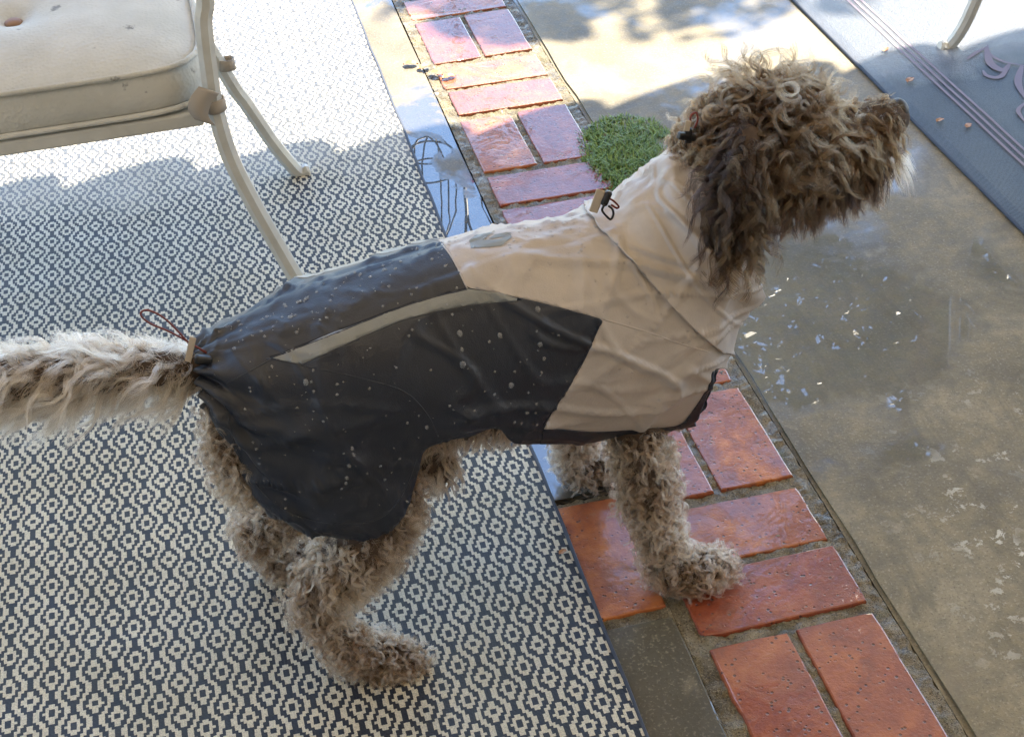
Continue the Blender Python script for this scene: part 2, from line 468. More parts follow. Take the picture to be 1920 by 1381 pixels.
def brick(x0, x1, y0, y1, mat, parent, name='brick'):
    """one worn brick: wavering outline, softened and nicked arris, slight tilt"""
    j = lambda s=0.0018: random.uniform(-s, s)
    x0 += j(); x1 += j(); y0 += j(); y1 += j()
    x0 -= 0.0012; x1 += 0.0012; y0 -= 0.0012; y1 += 0.0012
    zt = random.uniform(0.0002, 0.0018)
    a, b = random.uniform(-0.014, 0.014), random.uniform(-0.012, 0.012)
    cx, cy, hx, hy = (x0 + x1) / 2, (y0 + y1) / 2, (x1 - x0) / 2, (y1 - y0) / 2
    n = 32
    sd = random.uniform(0, 100)
    V, Fc = [], []
    for (ins, z) in ((0.0, -0.05), (0.0, -0.0030), (0.0008, -0.0008), (0.0024, 0.0)):
        for k in range(n):
            t = 2 * math.pi * (k + 0.5) / n
            c, s_ = math.cos(t), math.sin(t)
            # even spacing round a rounded rectangle
            q = 4.0 * k / n; e = int(q); f = (q - e) * 2 - 1
            px, py = ((f, -1), (1, f), (-f, 1), (-1, -f))[e]
            rr = 1.0 - 0.010 * (abs(px * py) ** 10)
            nick = max(0.0, noise.noise(Vector((px * 3 + sd, py * 3, 2.0))) - 0.34) * 0.009 if z > -0.01 else 0
            w = 0.0011 * noise.noise(Vector((px * 2.4 + sd, py * 2.4, 0)))
            x = cx + px * rr * (hx - ins + w - nick); y = cy + py * rr * (hy - ins + w - nick)
            zz = z if z < -0.04 else z + zt + a * (x - cx) + b * (y - cy) - nick * 0.4
            V.append((x, y, zz))
    for r in range(3):
        for k in range(n):
            k2 = (k + 1) % n
            Fc.append((r * n + k, r * n + k2, (r + 1) * n + k2, (r + 1) * n + k))
    Fc.append(tuple(range(3 * n, 4 * n)))
    return from_data(name, V, Fc, mat, parent)
per = L + 2 * BW + 3 * MO
y4 = 2 * BW + 2 * MO
for k in range(-2, 6):
    b = y4 + k * per
    if b > 2.8: break
    for x0 in (0.0, L - 0.0945):
        brick(x0, x0 + 0.0945, b + 0.002, b + L, M['brick'], path)
    for t in (1, 2):
        yb = b - t * (MO + BW)
        brick(0.0, L, yb, yb + BW, M['brick'], path)
brick(-0.122, -0.028, 0.060, 0.258, M['brick'], path)
brick(-0.122, -0.0255, -0.22, 0.040, M['block'], path, 'paver')
brick(-0.122, -0.0255, -0.52, -0.24, M['block'], path, 'paver')
# joint debris and grass in the notch beside the bricks
def grass(name, cx, cy, rx, ry, n, h, mat):
    V, Fc = [], []
    for i in range(n):
        while True:
            a, b = random.uniform(-1, 1), random.uniform(-1, 1)
            if a * a + b * b < 1 and noise.noise(Vector((a * 2.2, b * 2.2, cx))) > -0.28 - 0.3 * (1 - a * a - b * b): break
        x, y = cx + a * rx, cy + b * ry
        ln = h * random.uniform(0.45, 1.15) * (1.1 - 0.5 * (a * a + b * b))
        th = random.uniform(0, 6.283); w = random.uniform(0.0007, 0.0016)
        dx, dy = math.cos(th), math.sin(th); lean = random.uniform(0.25, 1.0) * ln
        k = len(V)
        for t, ww in ((0, 1), (0.5, 0.8), (1, 0.1)):
            px, py, pz = x + dx * lean * t * t, y + dy * lean * t * t, ln * (t - 0.28 * t * t) - 0.004
            V += [(px - dy * w * ww, py + dx * w * ww, pz), (px + dy * w * ww, py - dx * w * ww, pz)]
        Fc += [(k, k + 1, k + 3, k + 2), (k + 2, k + 3, k + 5, k + 4)]
    return from_data(name, V, Fc, mat)
tag(grass('grass_patch', 0.268, 1.10, 0.09, 0.145, 4600, 0.024, M['grass']), 'patch of short green grass growing at the edge of the bricks', 'grass', kind='stuff')
g2 = grass('grass_patch', 0.200, 1.09, 0.03, 0.13, 900, 0.014, M['grass'])
tag(g2, 'thin fringe of grass creeping over the brick ends', 'grass', kind='stuff')

# ------------------------------------------------------------------ rugs
def rug_mesh(name, x0, x1, y0, y1, z, mat, origin, step=0.02, wav=0.0012):
    nx, ny = int((x1 - x0) / step), int((y1 - y0) / step)
    V, Fc = [], []
    def hz(x, y): return wav * noise.noise(Vector((x * 5, y * 5, 2))) + wav * 0.6 * noise.noise(Vector((x * 14, y * 14, 5)))
    for lay in (0, 1):
        for j in range(ny + 1):
            for i in range(nx + 1):
                x, y = x0 + (x1 - x0) * i / nx, y0 + (y1 - y0) * j / ny
                ex = 0.0018 * noise.noise(Vector((3, y * 11, x))) if i in (0, nx) else 0
                edge = 0.0015 if (i in (0, nx) or j in (0, ny)) else 0
                V.append((x + ex - origin[0], y - origin[1], (z + hz(x, y) - edge) if lay == 0 else 0.0004))
    N = (nx + 1) * (ny + 1)
    for j in range(ny):
        for i in range(nx):
            a = j * (nx + 1) + i
            Fc.append((a, a + 1, a + nx + 2, a + nx + 1))
    bd = [i for i in range(nx + 1)] + [j * (nx + 1) + nx for j in range(1, ny + 1)] + [ny * (nx + 1) + i for i in range(nx - 1, -1, -1)] + [j * (nx + 1) for j in range(ny - 1, 0, -1)]
    for k in range(len(bd)):
        a, b = bd[k], bd[(k + 1) % len(bd)]
        Fc.append((a, a + N, b + N, b))
    o = from_data(name, V, Fc, mat, smooth=False)
    o.location = origin
    return o
# origin of the weave: one lattice point measured on the ground
rug = rug_mesh('lattice_rug', -1.95, -0.1085, -1.3, 2.6, 0.006, M['rug'], (-0.7554, 0.4739, 0.0))
tag(rug, 'navy and cream outdoor rug woven in a small diamond lattice', 'rug')
bind = tube('edge_binding', [(-0.1075 + 0.0018 * noise.noise(Vector((3, y * 11, -0.1085))) + 0.7554, y - 0.4739, 0.0035) for y in np.arange(-1.3, 2.6, 0.02)], 0.0028, M['rugbind'], rug, n=6)
rug2 = rug_mesh('scroll_rug', 0.767, 3.2, -1.2, 2.4, 0.006, M['rug2'], (0.767, 0.0, 0.0))
tag(rug2, 'slate blue outdoor rug with lilac border stripes and scrolls', 'rug')
tube('edge_binding', [(-0.001, y, 0.0035) for y in np.arange(-1.2, 2.4, 0.05)], 0.0035, M['rugbind'], rug2, n=6)
# border stripes and leafy scrolls: woven pile a hair proud of the slate ground
def ribbon(name, pts, wid, z, mat, parent):
    P = np.asarray(pts, float); V, Fc = [], []
    for i in range(len(P)):
        t = P[min(i + 1, len(P) - 1)] - P[max(i - 1, 0)]; t /= np.linalg.norm(t) + 1e-9
        n_ = np.array([-t[1], t[0]]); w = wid[i] if hasattr(wid, '__len__') else wid
        zz = z(P[i]) if callable(z) else z
        V += [(*(P[i] - n_ * w), zz), (*(P[i] + n_ * w), zz)]
    for i in range(len(P) - 1):
        Fc.append((2 * i, 2 * i + 1, 2 * i + 3, 2 * i + 2))
    return from_data(name, V, Fc, mat, parent)
def rz(p): 
    x, y = p[0] + 0.767, p[1]
    return 0.0074 + 0.0012 * noise.noise(Vector((x * 5, y * 5, 2))) + 0.0007 * noise.noise(Vector((x * 14, y * 14, 5)))
for xs in (0.098, 0.111, 0.124):
    ribbon('border_stripe', [(xs, y) for y in np.arange(-1.1, 2.3, 0.02)], 0.0026, rz, M['lilac'], rug2)
def scroll(u0, pts, wid):
    G = [gnd(u, v)[:2] - np.array([0.767, 0.0]) for u, v in pts]
    S = spline(G, 8)
    ribbon('scroll_motif', S, wid * (0.35 + np.sin(np.linspace(0.25, math.pi, len(S))) ** 1), rz, M['lilac'], rug2)
scroll(0, [(1920, 130), (1880, 122), (1855, 108), (1850, 90)], 0.0025)
scroll(0, [(1848, 95), (1856, 125), (1880, 138), (1893, 125)], 0.006)
scroll(0, [(1893, 125), (1875, 150), (1850, 148), (1842, 138)], 0.004)
scroll(0, [(1915, 130), (1908, 160), (1920, 190)], 0.005)
scroll(0, [(1920, 200), (1908, 215), (1920, 235)], 0.003)
scroll(0, [(1990, 120), (1960, 150), (1935, 210), (1945, 260), (1990, 300)], 0.006)
scroll(0, [(1935, 210), (1960, 215), (1975, 190)], 0.005)
scroll(0, [(1812, 118), (1830, 105), (1850, 95)], 0.003)

# ------------------------------------------------------------------ patio chairs
OCT = [(math.cos(math.pi / 8 + k * math.pi / 4) * (1.0 if k % 2 else 0.97), math.sin(math.pi / 8 + k * math.pi / 4)) for k in range(8)]
C0 = Vector((-0.68, 0.98, 0.0))
def loc(p): return Vector(p) - C0
chair = empty('patio_chair', C0)
tag(chair, 'cream metal patio chair with tufted cushion standing on the lattice rug', 'chair', 'cream patio chairs')
near_px = [(378, -40), (381, 40), (390, 120), (403, 200), (430, 290), (472, 375), (523, 465), (570, 545), (606, 602)]
near = [on_y(u, v, 0.775) for u, v in near_px]
near_full = [(-0.47, 0.775, 1.0), (-0.445, 0.775, 0.75)] + [tuple(p) for p in near]
near_full[-1] = (near_full[-1][0], 0.765, 0.006)
near_full.append((near_full[-1][0] + 0.02, 0.765, 0.010))
def leg(name, pts, r=0.0125):
    S = [loc(p) for p in spline(pts, 6)]
    rr = [r] * len(S); rr[-1] = r * 0.7
    return tube(name, S, rr, M['metal'], chair, smooth=False, shape=OCT)
leg('back_leg', near_full)
far_px = [(430, 150), (462, 195), (505, 258), (538, 300), (562, 322)]
far = [on_y(u, v, 1.21) for u, v in far_px]
far_full = [(-0.47, 1.2, 1.0), (-0.445, 1.2, 0.75), (-0.44, 1.2, 0.5), (-0.445, 1.205, 0.34)] + [tuple(p) for p in far]
far_full[-1] = (far_full[-1][0], 1.21, 0.008)
far_full.append((far_full[-1][0] + 0.018, 1.21, 0.012))
leg('back_leg', far_full)
for y in (0.77, 1.21):
    leg('front_leg', [(-0.92, y, 0.62), (-0.915, y, 0.36), (-0.925, y, 0.15), (-0.955, y, 0.006), (-0.975, y, 0.010)])
    leg('armrest', [(-0.445, y, 0.64), (-0.6, y - 0.0, 0.655), (-0.8, y, 0.655), (-0.92, y, 0.62), (-0.93, y, 0.58)])
def cbox(name, x0, x1, y0, y1, z0, z1, mat, parent, bev=0.004):
    bm = box_bm(x0 - C0.x, x1 - C0.x, y0 - C0.y, y1 - C0.y, z0, z1, bev, 2)
    return from_bm(name, bm, mat, parent)
SZ = 0.338
sf = cbox('seat_frame', -0.93, -0.452, 0.783, 0.807, SZ, SZ + 0.022, M['metal'], chair)
cbox('seat_frame', -0.93, -0.452, 1.175, 1.199, SZ, SZ + 0.022, M['metal'], chair)
cbox('seat_frame', -0.474, -0.4505, 0.809, 1.173, SZ, SZ + 0.022, M['metal'], chair)
cbox('seat_frame', -0.932, -0.91, 0.809, 1.173, SZ, SZ + 0.022, M['metal'], chair)
for k in range(7):
    cbox('seat_slat', -0.88 + k * 0.06, -0.85 + k * 0.06, 0.808, 1.174, SZ + 0.004, SZ + 0.018, M['metal'], chair, 0.002)
for z in (0.62, 0.98):
    leg('back_rail', [(-0.447 - (z - 0.6) * 0.06, 0.775, z), (-0.44 - (z - 0.6) * 0.06, 0.98, z), (-0.447 - (z - 0.6) * 0.06, 1.2, z)], 0.010)
for k in range(6):
    y = 0.83 + k * 0.058
    leg('back_slat', [(-0.441, y, 0.625), (-0.465, y, 0.975)], 0.006)
# cushion: domed, tufted, with box side and piping
def cushion():
    x0, x1, y0, y1, zb, zt = -0.915, -0.438, 0.782, 1.195, SZ + 0.024, SZ + 0.088
    bx, by = gnd(25, 42, 0.437)[:2]
    tuf = [(bx, by), (bx + 0.02, by + 0.22), (bx - 0.2, by), (bx - 0.2, by + 0.2)]
    N = 72
    def outline(a, inset):
        ex = 0.16
        cx, cy = (x0 + x1) / 2, (y0 + y1) / 2
        c, s = math.cos(a), math.sin(a)
        r = (abs(c) ** 7 + abs(s) ** 7) ** (-1 / 7)
        return cx + ((x1 - x0) / 2 - inset) * c * r, cy + ((y1 - y0) / 2 - inset) * s * r
    V, Fc = [], []
    def top_z(x, y, t):
        z = zt + 0.030 * (1 - t ** 3.0)
        for (a, b) in tuf:
            d = math.hypot(x - a, y - b); z -= 0.026 * math.exp(-(d / 0.035) ** 1.4)
        return z + 0.003 * noise.noise(Vector((x * 12, y * 12, 0))) * (1 - t)
    rings = [('s', zb + 0.004, 0.006), ('s', zb + 0.012, 0.001), ('s', (zb + zt) / 2, -0.003), ('s', zt - 0.008, 0.001), ('s', zt, 0.003)]
    for (_, z, ins) in rings:
        for k in range(N):
            x, y = outline(2 * math.pi * k / N, ins); V.append((x - C0.x, y - C0.y, z))
    RT = 26
    for r in range(1, RT):
        t = 1 - r / RT
        for k in range(N):
            x, y = outline(2 * math.pi * k / N, 0.004)
            cx, cy = (x0 + x1) / 2, (y0 + y1) / 2
            x, y = cx + (x - cx) * t, cy + (y - cy) * t
            V.append((x - C0.x, y - C0.y, top_z(x, y, t)))
    nr = len(rings) + RT - 1
    for r in range(nr - 1):
        for k in range(N):
            k2 = (k + 1) % N
            Fc.append((r * N + k, r * N + k2, (r + 1) * N + k2, (r + 1) * N + k))
    Fc.append(tuple((nr - 1) * N + k for k in range(N)))
    Fc.append(tuple(range(N - 1, -1, -1)))
    c = from_data('seat_cushion', V, Fc, M['cushion'], chair, True)
    for z in (zt + 0.002, zb + 0.006):
        pth = [(*(np.array(outline(2 * math.pi * k / N, 0.0)) - np.array([C0.x, C0.y])), z) for k in range(N + 1)]
        tube('piping', pth, 0.0042, M['cushion'], c, n=8, caps=False)
    for (a, b) in tuf[:2]:
        bm = bmesh.new(); bmesh.ops.create_uvsphere(bm, u_segments=16, v_segments=8, radius=1.0)
        bmesh.ops.scale(bm, vec=(0.013, 0.013, 0.006), verts=bm.verts)
        bmesh.ops.translate(bm, vec=(a - C0.x, b - C0.y, zt + 0.010), verts=bm.verts)
        from_bm('button', bm, M['button'], c, True)
    return c
cushion()
# canvas ties round the back legs
def tie(p, d, parent):
    p, d = Vector(p), Vector(d).normalized()
    a = d.cross(Vector((0, 1, 0))).normalized(); b = d.cross(a)
    V, Fc = [], []
    n = 20
    for s in range(3):
        for k in range(n):
            th = 2 * math.pi * k / n
            r = 0.0142 + 0.0008 * math.sin(3 * th + s)
            V.append(p + d * ((s - 1) * 0.009) + a * (math.cos(th) * r) + b * (math.sin(th) * r) - C0)
    for s in range(2):
        for k in range(n):
            Fc.append((s * n + k, s * n + (k + 1) % n, (s + 1) * n + (k + 1) % n, (s + 1) * n + k))
    o = from_data('cushion_tie', V, Fc, M['strap'], parent, True)
    so = o.modifiers.new('thick', 'SOLIDIFY'); so.thickness = 0.002
    return o
kp = on_y(403, 195, 0.775)
tie(kp, Vector(near[4]) - Vector(near[2]), chair)
flap = [on_y(u, v, y) for u, v, y in ((392, 172, 0.758), (375, 195, 0.756), (372, 215, 0.757), (384, 232, 0.760))]
Vf = []
for p in spline(flap, 5):
    Vf += [Vector(p) - C0 + Vector((-0.012, 0.0, 0.010)), Vector(p) - C0 + Vector((0.013, 0.0, -0.004))]
fo = from_data('cushion_tie', Vf, [(2 * i, 2 * i + 1, 2 * i + 3, 2 * i + 2) for i in range(len(Vf) // 2 - 1)], M['strap'], chair, True)
fo.modifiers.new('thick', 'SOLIDIFY').thickness = 0.002
tie(on_y(425, 120, 1.205), (0, 0.1, 1), chair)
chair2 = copy_tree(chair)
F2 = Vector((near_full[-2][0], near_full[-2][1], 0)) - C0
t2 = gnd(1778, 92)
chair2.rotation_euler = (0, 0, math.pi)
chair2.location = (t2[0] + F2.x, t2[1] + F2.y, 0.0)
chair2['label'] = 'cream metal patio chair with its leg on the slate blue rug'

# ------------------------------------------------------------------ awning over the seating side, house wall behind
EDGE_Y, EDGE_Z = 1.30 + 2.28 * (math.cos(SUN_AZ) / math.tan(SUN_EL)), 2.28
aw = empty('patio_awning', (0, EDGE_Y, 0))
tag(aw, 'cream canvas awning with scalloped valance shading the patio', 'awning')
WALL_Y = -2.3
x0, x1 = -3.6, 4.4
V, Fc = [], []
nx, ny = 48, 14
for j in range(ny + 1):
    for i in range(nx + 1):
        t = j / ny
        V.append((x0 + (x1 - x0) * i / nx, (WALL_Y - EDGE_Y) * t, EDGE_Z + 0.22 + 0.55 * t - 0.05 * math.sin(math.pi * t)))
for j in range(ny):
    for i in range(nx):
        a = j * (nx + 1) + i
        Fc.append((a, a + 1, a + nx + 2, a + nx + 1))
o = from_data('canopy', V, Fc, M['awning'], aw, True)
o.modifiers.new('thick', 'SOLIDIFY').thickness = 0.002
V, Fc = [], []
n = 900
for i in range(n + 1):
    x = x0 + (x1 - x0) * i / n
    ph = (x + 0.03 * math.sin(3.1 * x)) / 0.235
    sc = abs(math.sin(math.pi * ph)) ** 0.8
    z = EDGE_Z + 0.07 - 0.15 * sc - 0.03 * noise.noise(Vector((x * 1.3, 0, 0)))
    V += [(x, 0.003 * math.sin(9 * x), EDGE_Z + 0.2175), (x, 0.010 * math.sin(5 * x), z)]
for i in range(n):
    Fc.append((2 * i, 2 * i + 1, 2 * i + 3, 2 * i + 2))
o = from_data('valance', V, Fc, M['awning'], aw, False)
o.modifiers.new('thick', 'SOLIDIFY').thickness = 0.002
tube('front_bar', [(x0, -0.03, EDGE_Z + 0.19), (x1, -0.03, EDGE_Z + 0.19)], 0.02, M['metal'], aw)
for x in (x0 + 0.1, x1 - 0.1):
    tube('post', [(x, -0.03, -0.055), (x, -0.03, EDGE_Z + 0.18)], 0.03, M['metal'], aw)
bm = box_bm(-7, 8, WALL_Y - 0.25, WALL_Y, -0.055, 3.6)
tag(from_bm('house_wall', bm, M['stucco']), kind='structure')

# ------------------------------------------------------------------ tree and flowers past the patio
def leaf_cloud(name, blobs, n, size, mat, parent, aspect=0.45):
    V, Fc = [], []
    for (c, r, wgt) in blobs:
        for i in range(int(n * wgt)):
            d = Vector((random.gauss(0, 1), random.gauss(0, 1), random.gauss(0, 1))).normalized()
            rad = random.uniform(0.25, 1.0) ** 0.6
            p = Vector(c) + Vector((d.x * r[0], d.y * r[1], d.z * r[2])) * rad
            if noise.noise(p * 2.6) < -0.12: continue
            s = size * random.uniform(0.6, 1.3)
            a = Vector((random.gauss(0, 1), random.gauss(0, 1), random.gauss(0, 0.6))).normalized()
            b = a.cross(Vector((random.gauss(0, 1), random.gauss(0, 1), random.gauss(0, 1)))).normalized()
            k = len(V)
            V += [p - a * s, p + b * s * aspect, p + a * s, p - b * s * aspect]
            Fc.append((k, k + 1, k + 2, k + 3))
    return from_data(name, V, Fc, mat, parent)
TB = Vector((2.9, 4.4, -0.055))
tree = empty('shade_tree', TB)
tag(tree, 'leafy shade tree growing past the far end of the patio', 'tree')
def tl(p): return Vector(p) - TB
tube('trunk', [tl(p) for p in spline([(2.9, 4.4, -0.06), (2.92, 4.35, 0.8), (2.85, 4.3, 1.7), (2.8, 4.2, 2.6), (2.75, 4.15, 3.4)], 6)], list(np.linspace(0.14, 0.05, 25)), M['bark'], tree)
ends = ((1.94, 3.03, 3.0), (3.6, 4.0, 3.3), (2.2, 4.8, 3.5), (3.4, 5.2, 3.9), (2.6, 3.7, 3.9), (2.2, 3.9, 2.7))
for e in ends:
    S = spline([(2.85, 4.3, 1.7), ((2.85 + e[0]) / 2, (4.3 + e[1]) / 2, (1.9 + e[2]) / 2 + 0.25), e], 6)
    tube('limb', [tl(p) for p in S], list(np.linspace(0.05, 0.012, len(S))), M['bark'], tree, n=7)
blobs = [(tl((1.96, 3.05, 3.0)), (0.42, 0.2, 0.26), 0.7), (tl((2.3, 4.0, 2.7)), (0.7, 0.5, 0.55), 1.1), (tl((3.5, 4.1, 3.3)), (0.8, 0.6, 0.7), 1.2),
         (tl((2.2, 4.9, 3.5)), (0.8, 0.7, 0.6), 0.8), (tl((3.4, 5.2, 3.9)), (0.9, 0.8, 0.7), 0.8), (tl((2.7, 3.8, 4.0)), (0.8, 0.6, 0.6), 0.8)]
leaf_cloud('crown', blobs, 2600, 0.05, M['leaf'], tree)

hk = empty('plant_hook', (0.50, 4.05, -0.055))
tag(hk, 'tall two armed iron hook past the end of the patio', 'plant hook')
M['iron'] = plain("black_iron", (0.02, 0.02, 0.02), 0.5, 0.6)
tube('pole', [(0, 0.06, 0.0), (0, 0.06, 2.0)], 0.008, M['iron'], hk, n=8)
for sx in (-1, 1):
    S = spline([(0, 0.06, 1.95), (sx * 0.03, 0.04, 2.15), (sx * 0.09, 0.01, 2.2), (sx * 0.135, 0, 2.15), (sx * 0.14, 0, 2.10)], 8)
    tube('arm', S, 0.006, M['iron'], hk, n=8)
def wire_basket(x, top):
    bk = empty('hanging_basket', (x, 4.05, 2.045 - top))
    for k in range(6):
        a = k * math.pi / 3
        tube('wire', [(math.cos(a) * r, math.sin(a) * r, z) for r, z in ((0.005, top), (0.085, top - 0.2), (0.10, 0.15), (0.09, 0.07), (0.04, 0.01), (0.0, 0.0))], 0.0035, M['iron'], bk, n=6)
    for r, z in ((0.10, 0.15), (0.09, 0.07)):
        tube('wire_ring', [(math.cos(a) * r, math.sin(a) * r, z) for a in np.linspace(0, 2 * math.pi, 33)], 0.0035, M['iron'], bk, n=6, caps=False)
    return bk
b1 = wire_basket(0.36, 0.55)
tag(b1, 'empty hanging wire basket on the iron hook', 'basket')
b2 = wire_basket(0.64, 0.62)
tag(b2, 'hanging wire basket spilling bright pink flowers', 'flower basket')
leaf_cloud('foliage', [(Vector((0.0, 0, 0.12)), (0.11, 0.11, 0.10), 1)], 260, 0.03, M['leaf'], b2)
leaf_cloud('blossom', [(Vector((0.0, -0.03, 0.20)), (0.15, 0.13, 0.10), 1)], 480, 0.026, M['petal'], b2, 0.8)

# ------------------------------------------------------------------ fallen leaves
def fallen_leaf(u, v, ln, ang, label, zb=0.0):
    p = gnd(u, v, zb)
    V, Fc = [], []
    n = 7
    for i in range(n + 1):
        t = i / n
        w = 0.34 * math.sin(math.pi * t) ** 0.8 * (1 + 0.25 * math.sin(9 * t))
        zc = 0.10 * math.sin(math.pi * t) + 0.02
        for s, zz in ((-1, 0.10), (0, 0.0), (1, 0.06)):
            V.append(((t - 0.5) * ln, s * w * ln, (zc + zz) * ln))
    for i in range(n):
        for s in range(2):
            a = i * 3 + s
            Fc.append((a, a + 1, a + 4, a + 3))
    o = from_data('fallen_leaf', V, Fc, M['dryleaf'])
    o.location = p; o.rotation_euler = (0, 0, ang)
    o.modifiers.new('thick', 'SOLIDIFY').thickness = 0.0005
    return tag(o, label, 'leaf', 'fallen dry leaves')
fallen_leaf(1706, 152, 0.022, 0.7, 'curled tan leaf lying beside the lilac stripes on the slate rug', 0.007)
fallen_leaf(1762, 227, 0.018, 0.4, 'thin brown leaf lying flat near the edge of the slate rug', 0.007)
fallen_leaf(1815, 237, 0.018, 0.9, 'orange brown leaf near the lilac border of the slate rug', 0.007)
fallen_leaf(1660, 95, 0.020, 0.9, 'pale dry leaf on the sunlit corner of the slate rug', 0.007)
for k, (u, v, a) in enumerate(((770, 122, -0.3), (795, 128, 0.4), (818, 140, -0.7), (842, 146, 0.2))):
    fallen_leaf(u, v, 0.03, a, 'small reddish leaf among the dry scatter beside the sunlit bricks', 0.002)
fallen_leaf(1055, 1035, 0.012, 0.5, 'tiny tan leaf scrap stuck at the lattice rug edge', 0.006)
# ================================================================== THE DOG
PSI = math.atan(0.11)
CP, SP = math.cos(PSI), math.sin(PSI)
def yc(x): return 0.18 + 0.11 * x
def dogp(X, lat, z):
    """point from dog coordinates: X along the body, lat sideways (negative = towards the brick end), z up"""
    X, lat, z = np.broadcast_arrays(np.asarray(X, float), np.asarray(lat, float), np.asarray(z, float))
    return np.stack([X - lat * SP, yc(X) + lat * CP, z], -1)
def px_dog(u, v, lat):
    """pixel -> point on the vertical plane at sideways offset lat of the dog's mid plane"""
    d = ray(u, v)
    c = lat / CP + 0.18     # y - 0.11 x = c
    t = (c - (CAM_C[1] - 0.11 * CAM_C[0])) / (d[1] - 0.11 * d[0])
    return CAM_C + d * t
def mirror(P):
    P = np.asarray(P, float)
    n_ = np.array([-SP, CP, 0.0]); o = np.array([0, 0.18, 0])
    return P - 2 * ((P - o) @ n_)[..., None] * n_

dog = empty('dog', (-0.2, 0.165, 0.0))
tag(dog, 'curly brown dog in a beige and navy raincoat standing on the bricks and rug', 'dog')
DO = Vector((-0.2, 0.165, 0.0))
def dl(V): return [tuple(np.asarray(v, float) - np.array(DO)) for v in V]

# ------------------------------------------------------------------ body: one continuous surface
nodes = []   # (pos, region, axis)
def chain_bm(bm, pts, rads, region, seg=14):
    P = spline(np.hstack([np.asarray(pts, float), np.asarray(rads, float)[:, None]]), 5)
    for i in range(len(P)):
        ax = P[min(i + 1, len(P) - 1), :3] - P[max(i - 1, 0), :3]
        nodes.append((P[i, :3].copy(), region, ax / (np.linalg.norm(ax) + 1e-9), P[i, 3]))
        mt = Matrix.Translation(Vector(P[i, :3]))
        bmesh.ops.create_icosphere(bm, subdivisions=2, radius=max(P[i, 3], 0.004), matrix=mt)
    # bridging balls between samples
    for i in range(len(P) - 1):
        for f in (0.33, 0.66):
            p = P[i] * (1 - f) + P[i + 1] * f
            bmesh.ops.create_icosphere(bm, subdivisions=2, radius=max(p[3], 0.004), matrix=Matrix.Translation(Vector(p[:3])))
def PX(L): return [px_dog(u, v, lat) for (u, v, lat, r) in L], [r for (_, _, _, r) in L]
bm = bmesh.new()
# trunk as lofted ellipses
TR = [(-0.475, 0.395, 0.025, 0.028), (-0.43, 0.350, 0.060, 0.048), (-0.36, 0.340, 0.088, 0.072), (-0.27, 0.348, 0.098, 0.080), (-0.18, 0.348, 0.108, 0.082),
      (-0.09, 0.342, 0.108, 0.082), (-0.03, 0.345, 0.105, 0.078), (0.01, 0.36, 0.092, 0.066), (0.035, 0.375, 0.07, 0.05)]
S = spline(TR, 6)
rings = []
for (x, zc, b, w) in S:
    nodes.append((dogp(x, 0, zc), 'trunk', np.array([1.0, 0.11, 0]), b))
    rings.append([bm.verts.new(Vector(dogp(x, w * math.sin(a), zc + b * math.cos(a)))) for a in np.linspace(0, 2 * math.pi, 28, endpoint=False)])
for a, b in zip(rings, rings[1:]):
    for k in range(28):
        bm.faces.new((a[k], a[(k + 1) % 28], b[(k + 1) % 28], b[k]))
bm.faces.new(rings[0][::-1]); bm.faces.new(rings[-1])
# neck, skull, muzzle, jaw
p, r = PX([(1230, 480, 0, .07), (1290, 420, 0, .064), (1345, 345, 0, .057), (1380, 300, 0, .052)]); chain_bm(bm, p, r, 'neck')
p, r = PX([(1345, 290, 0, .045), (1395, 262, 0, .054), (1450, 258, 0, .050), (1495, 262, 0, .043)]); chain_bm(bm, p, r, 'skull')
p, r = PX([(1495, 268, 0, .041), (1550, 262, 0, .035), (1610, 246, 0, .030), (1655, 228, 0, .0255), (1672, 222, 0, .021)]); chain_bm(bm, p, r, 'muzzle')
p, r = PX([(1450, 335, 0, .038), (1530, 326, 0, .032), (1600, 308, 0, .026), (1655, 294, 0, .020)]); chain_bm(bm, p, r, 'jaw')
# ears: thin hanging leathers either side
ear_px = [(1400, 262, -.050, .018), (1383, 320, -.068, .021), (1370, 390, -.076, .020), (1366, 450, -.078, .014)]
p, r = PX(ear_px); chain_bm(bm, p, r, 'ear')
fe, _ = PX([(u + 30, v + 10, lat * 0.62, r) for (u, v, lat, r) in ear_px]); chain_bm(bm, mirror(fe), [x * 0.8 for x in r], 'far_ear')
# tail
p, r = PX([(440, 690, 0, .018), (360, 694, 0, .018), (270, 690, 0, .022), (150, 702, 0, .024), (10, 712, 0, .024), (-110, 700, 0, .02), (-190, 680, 0, .012)]); chain_bm(bm, p, r, 'tail')
# near fore leg
p, r = PX([(1170, 680, -.026, .038), (1188, 770, -.046, .029), (1207, 880, -.076, .030), (1228, 970, -.082, .0235), (1252, 1045, -.085, .0215)]); chain_bm(bm, p, r, 'leg')
paw = np.array([gnd(1268, 1098), gnd(1318, 1092), gnd(1352, 1078)]); paw[:, 2] = (.024, .021, .016)
chain_bm(bm, [px_dog(1252, 1045, -.085), *paw], [.0215, .025, .023, .015], 'paw')
# far fore leg
ff = gnd(1092, 905)
far_leg = [mirror(px_dog(1150, 690, -.058)), [ff[0] - .010, ff[1] - .03, .22], [ff[0] - .012, ff[1] - .012, .13], [ff[0] - .008, ff[1], .06], [ff[0], ff[1], .026]]
chain_bm(bm, far_leg, [.048, .036, .027, .023, .022], 'leg')
chain_bm(bm, [[ff[0], ff[1], .026], [ff[0] + .025, ff[1] + .003, .020], [ff[0] + .042, ff[1] + .004, .015]], [.022, .022, .014], 'paw')
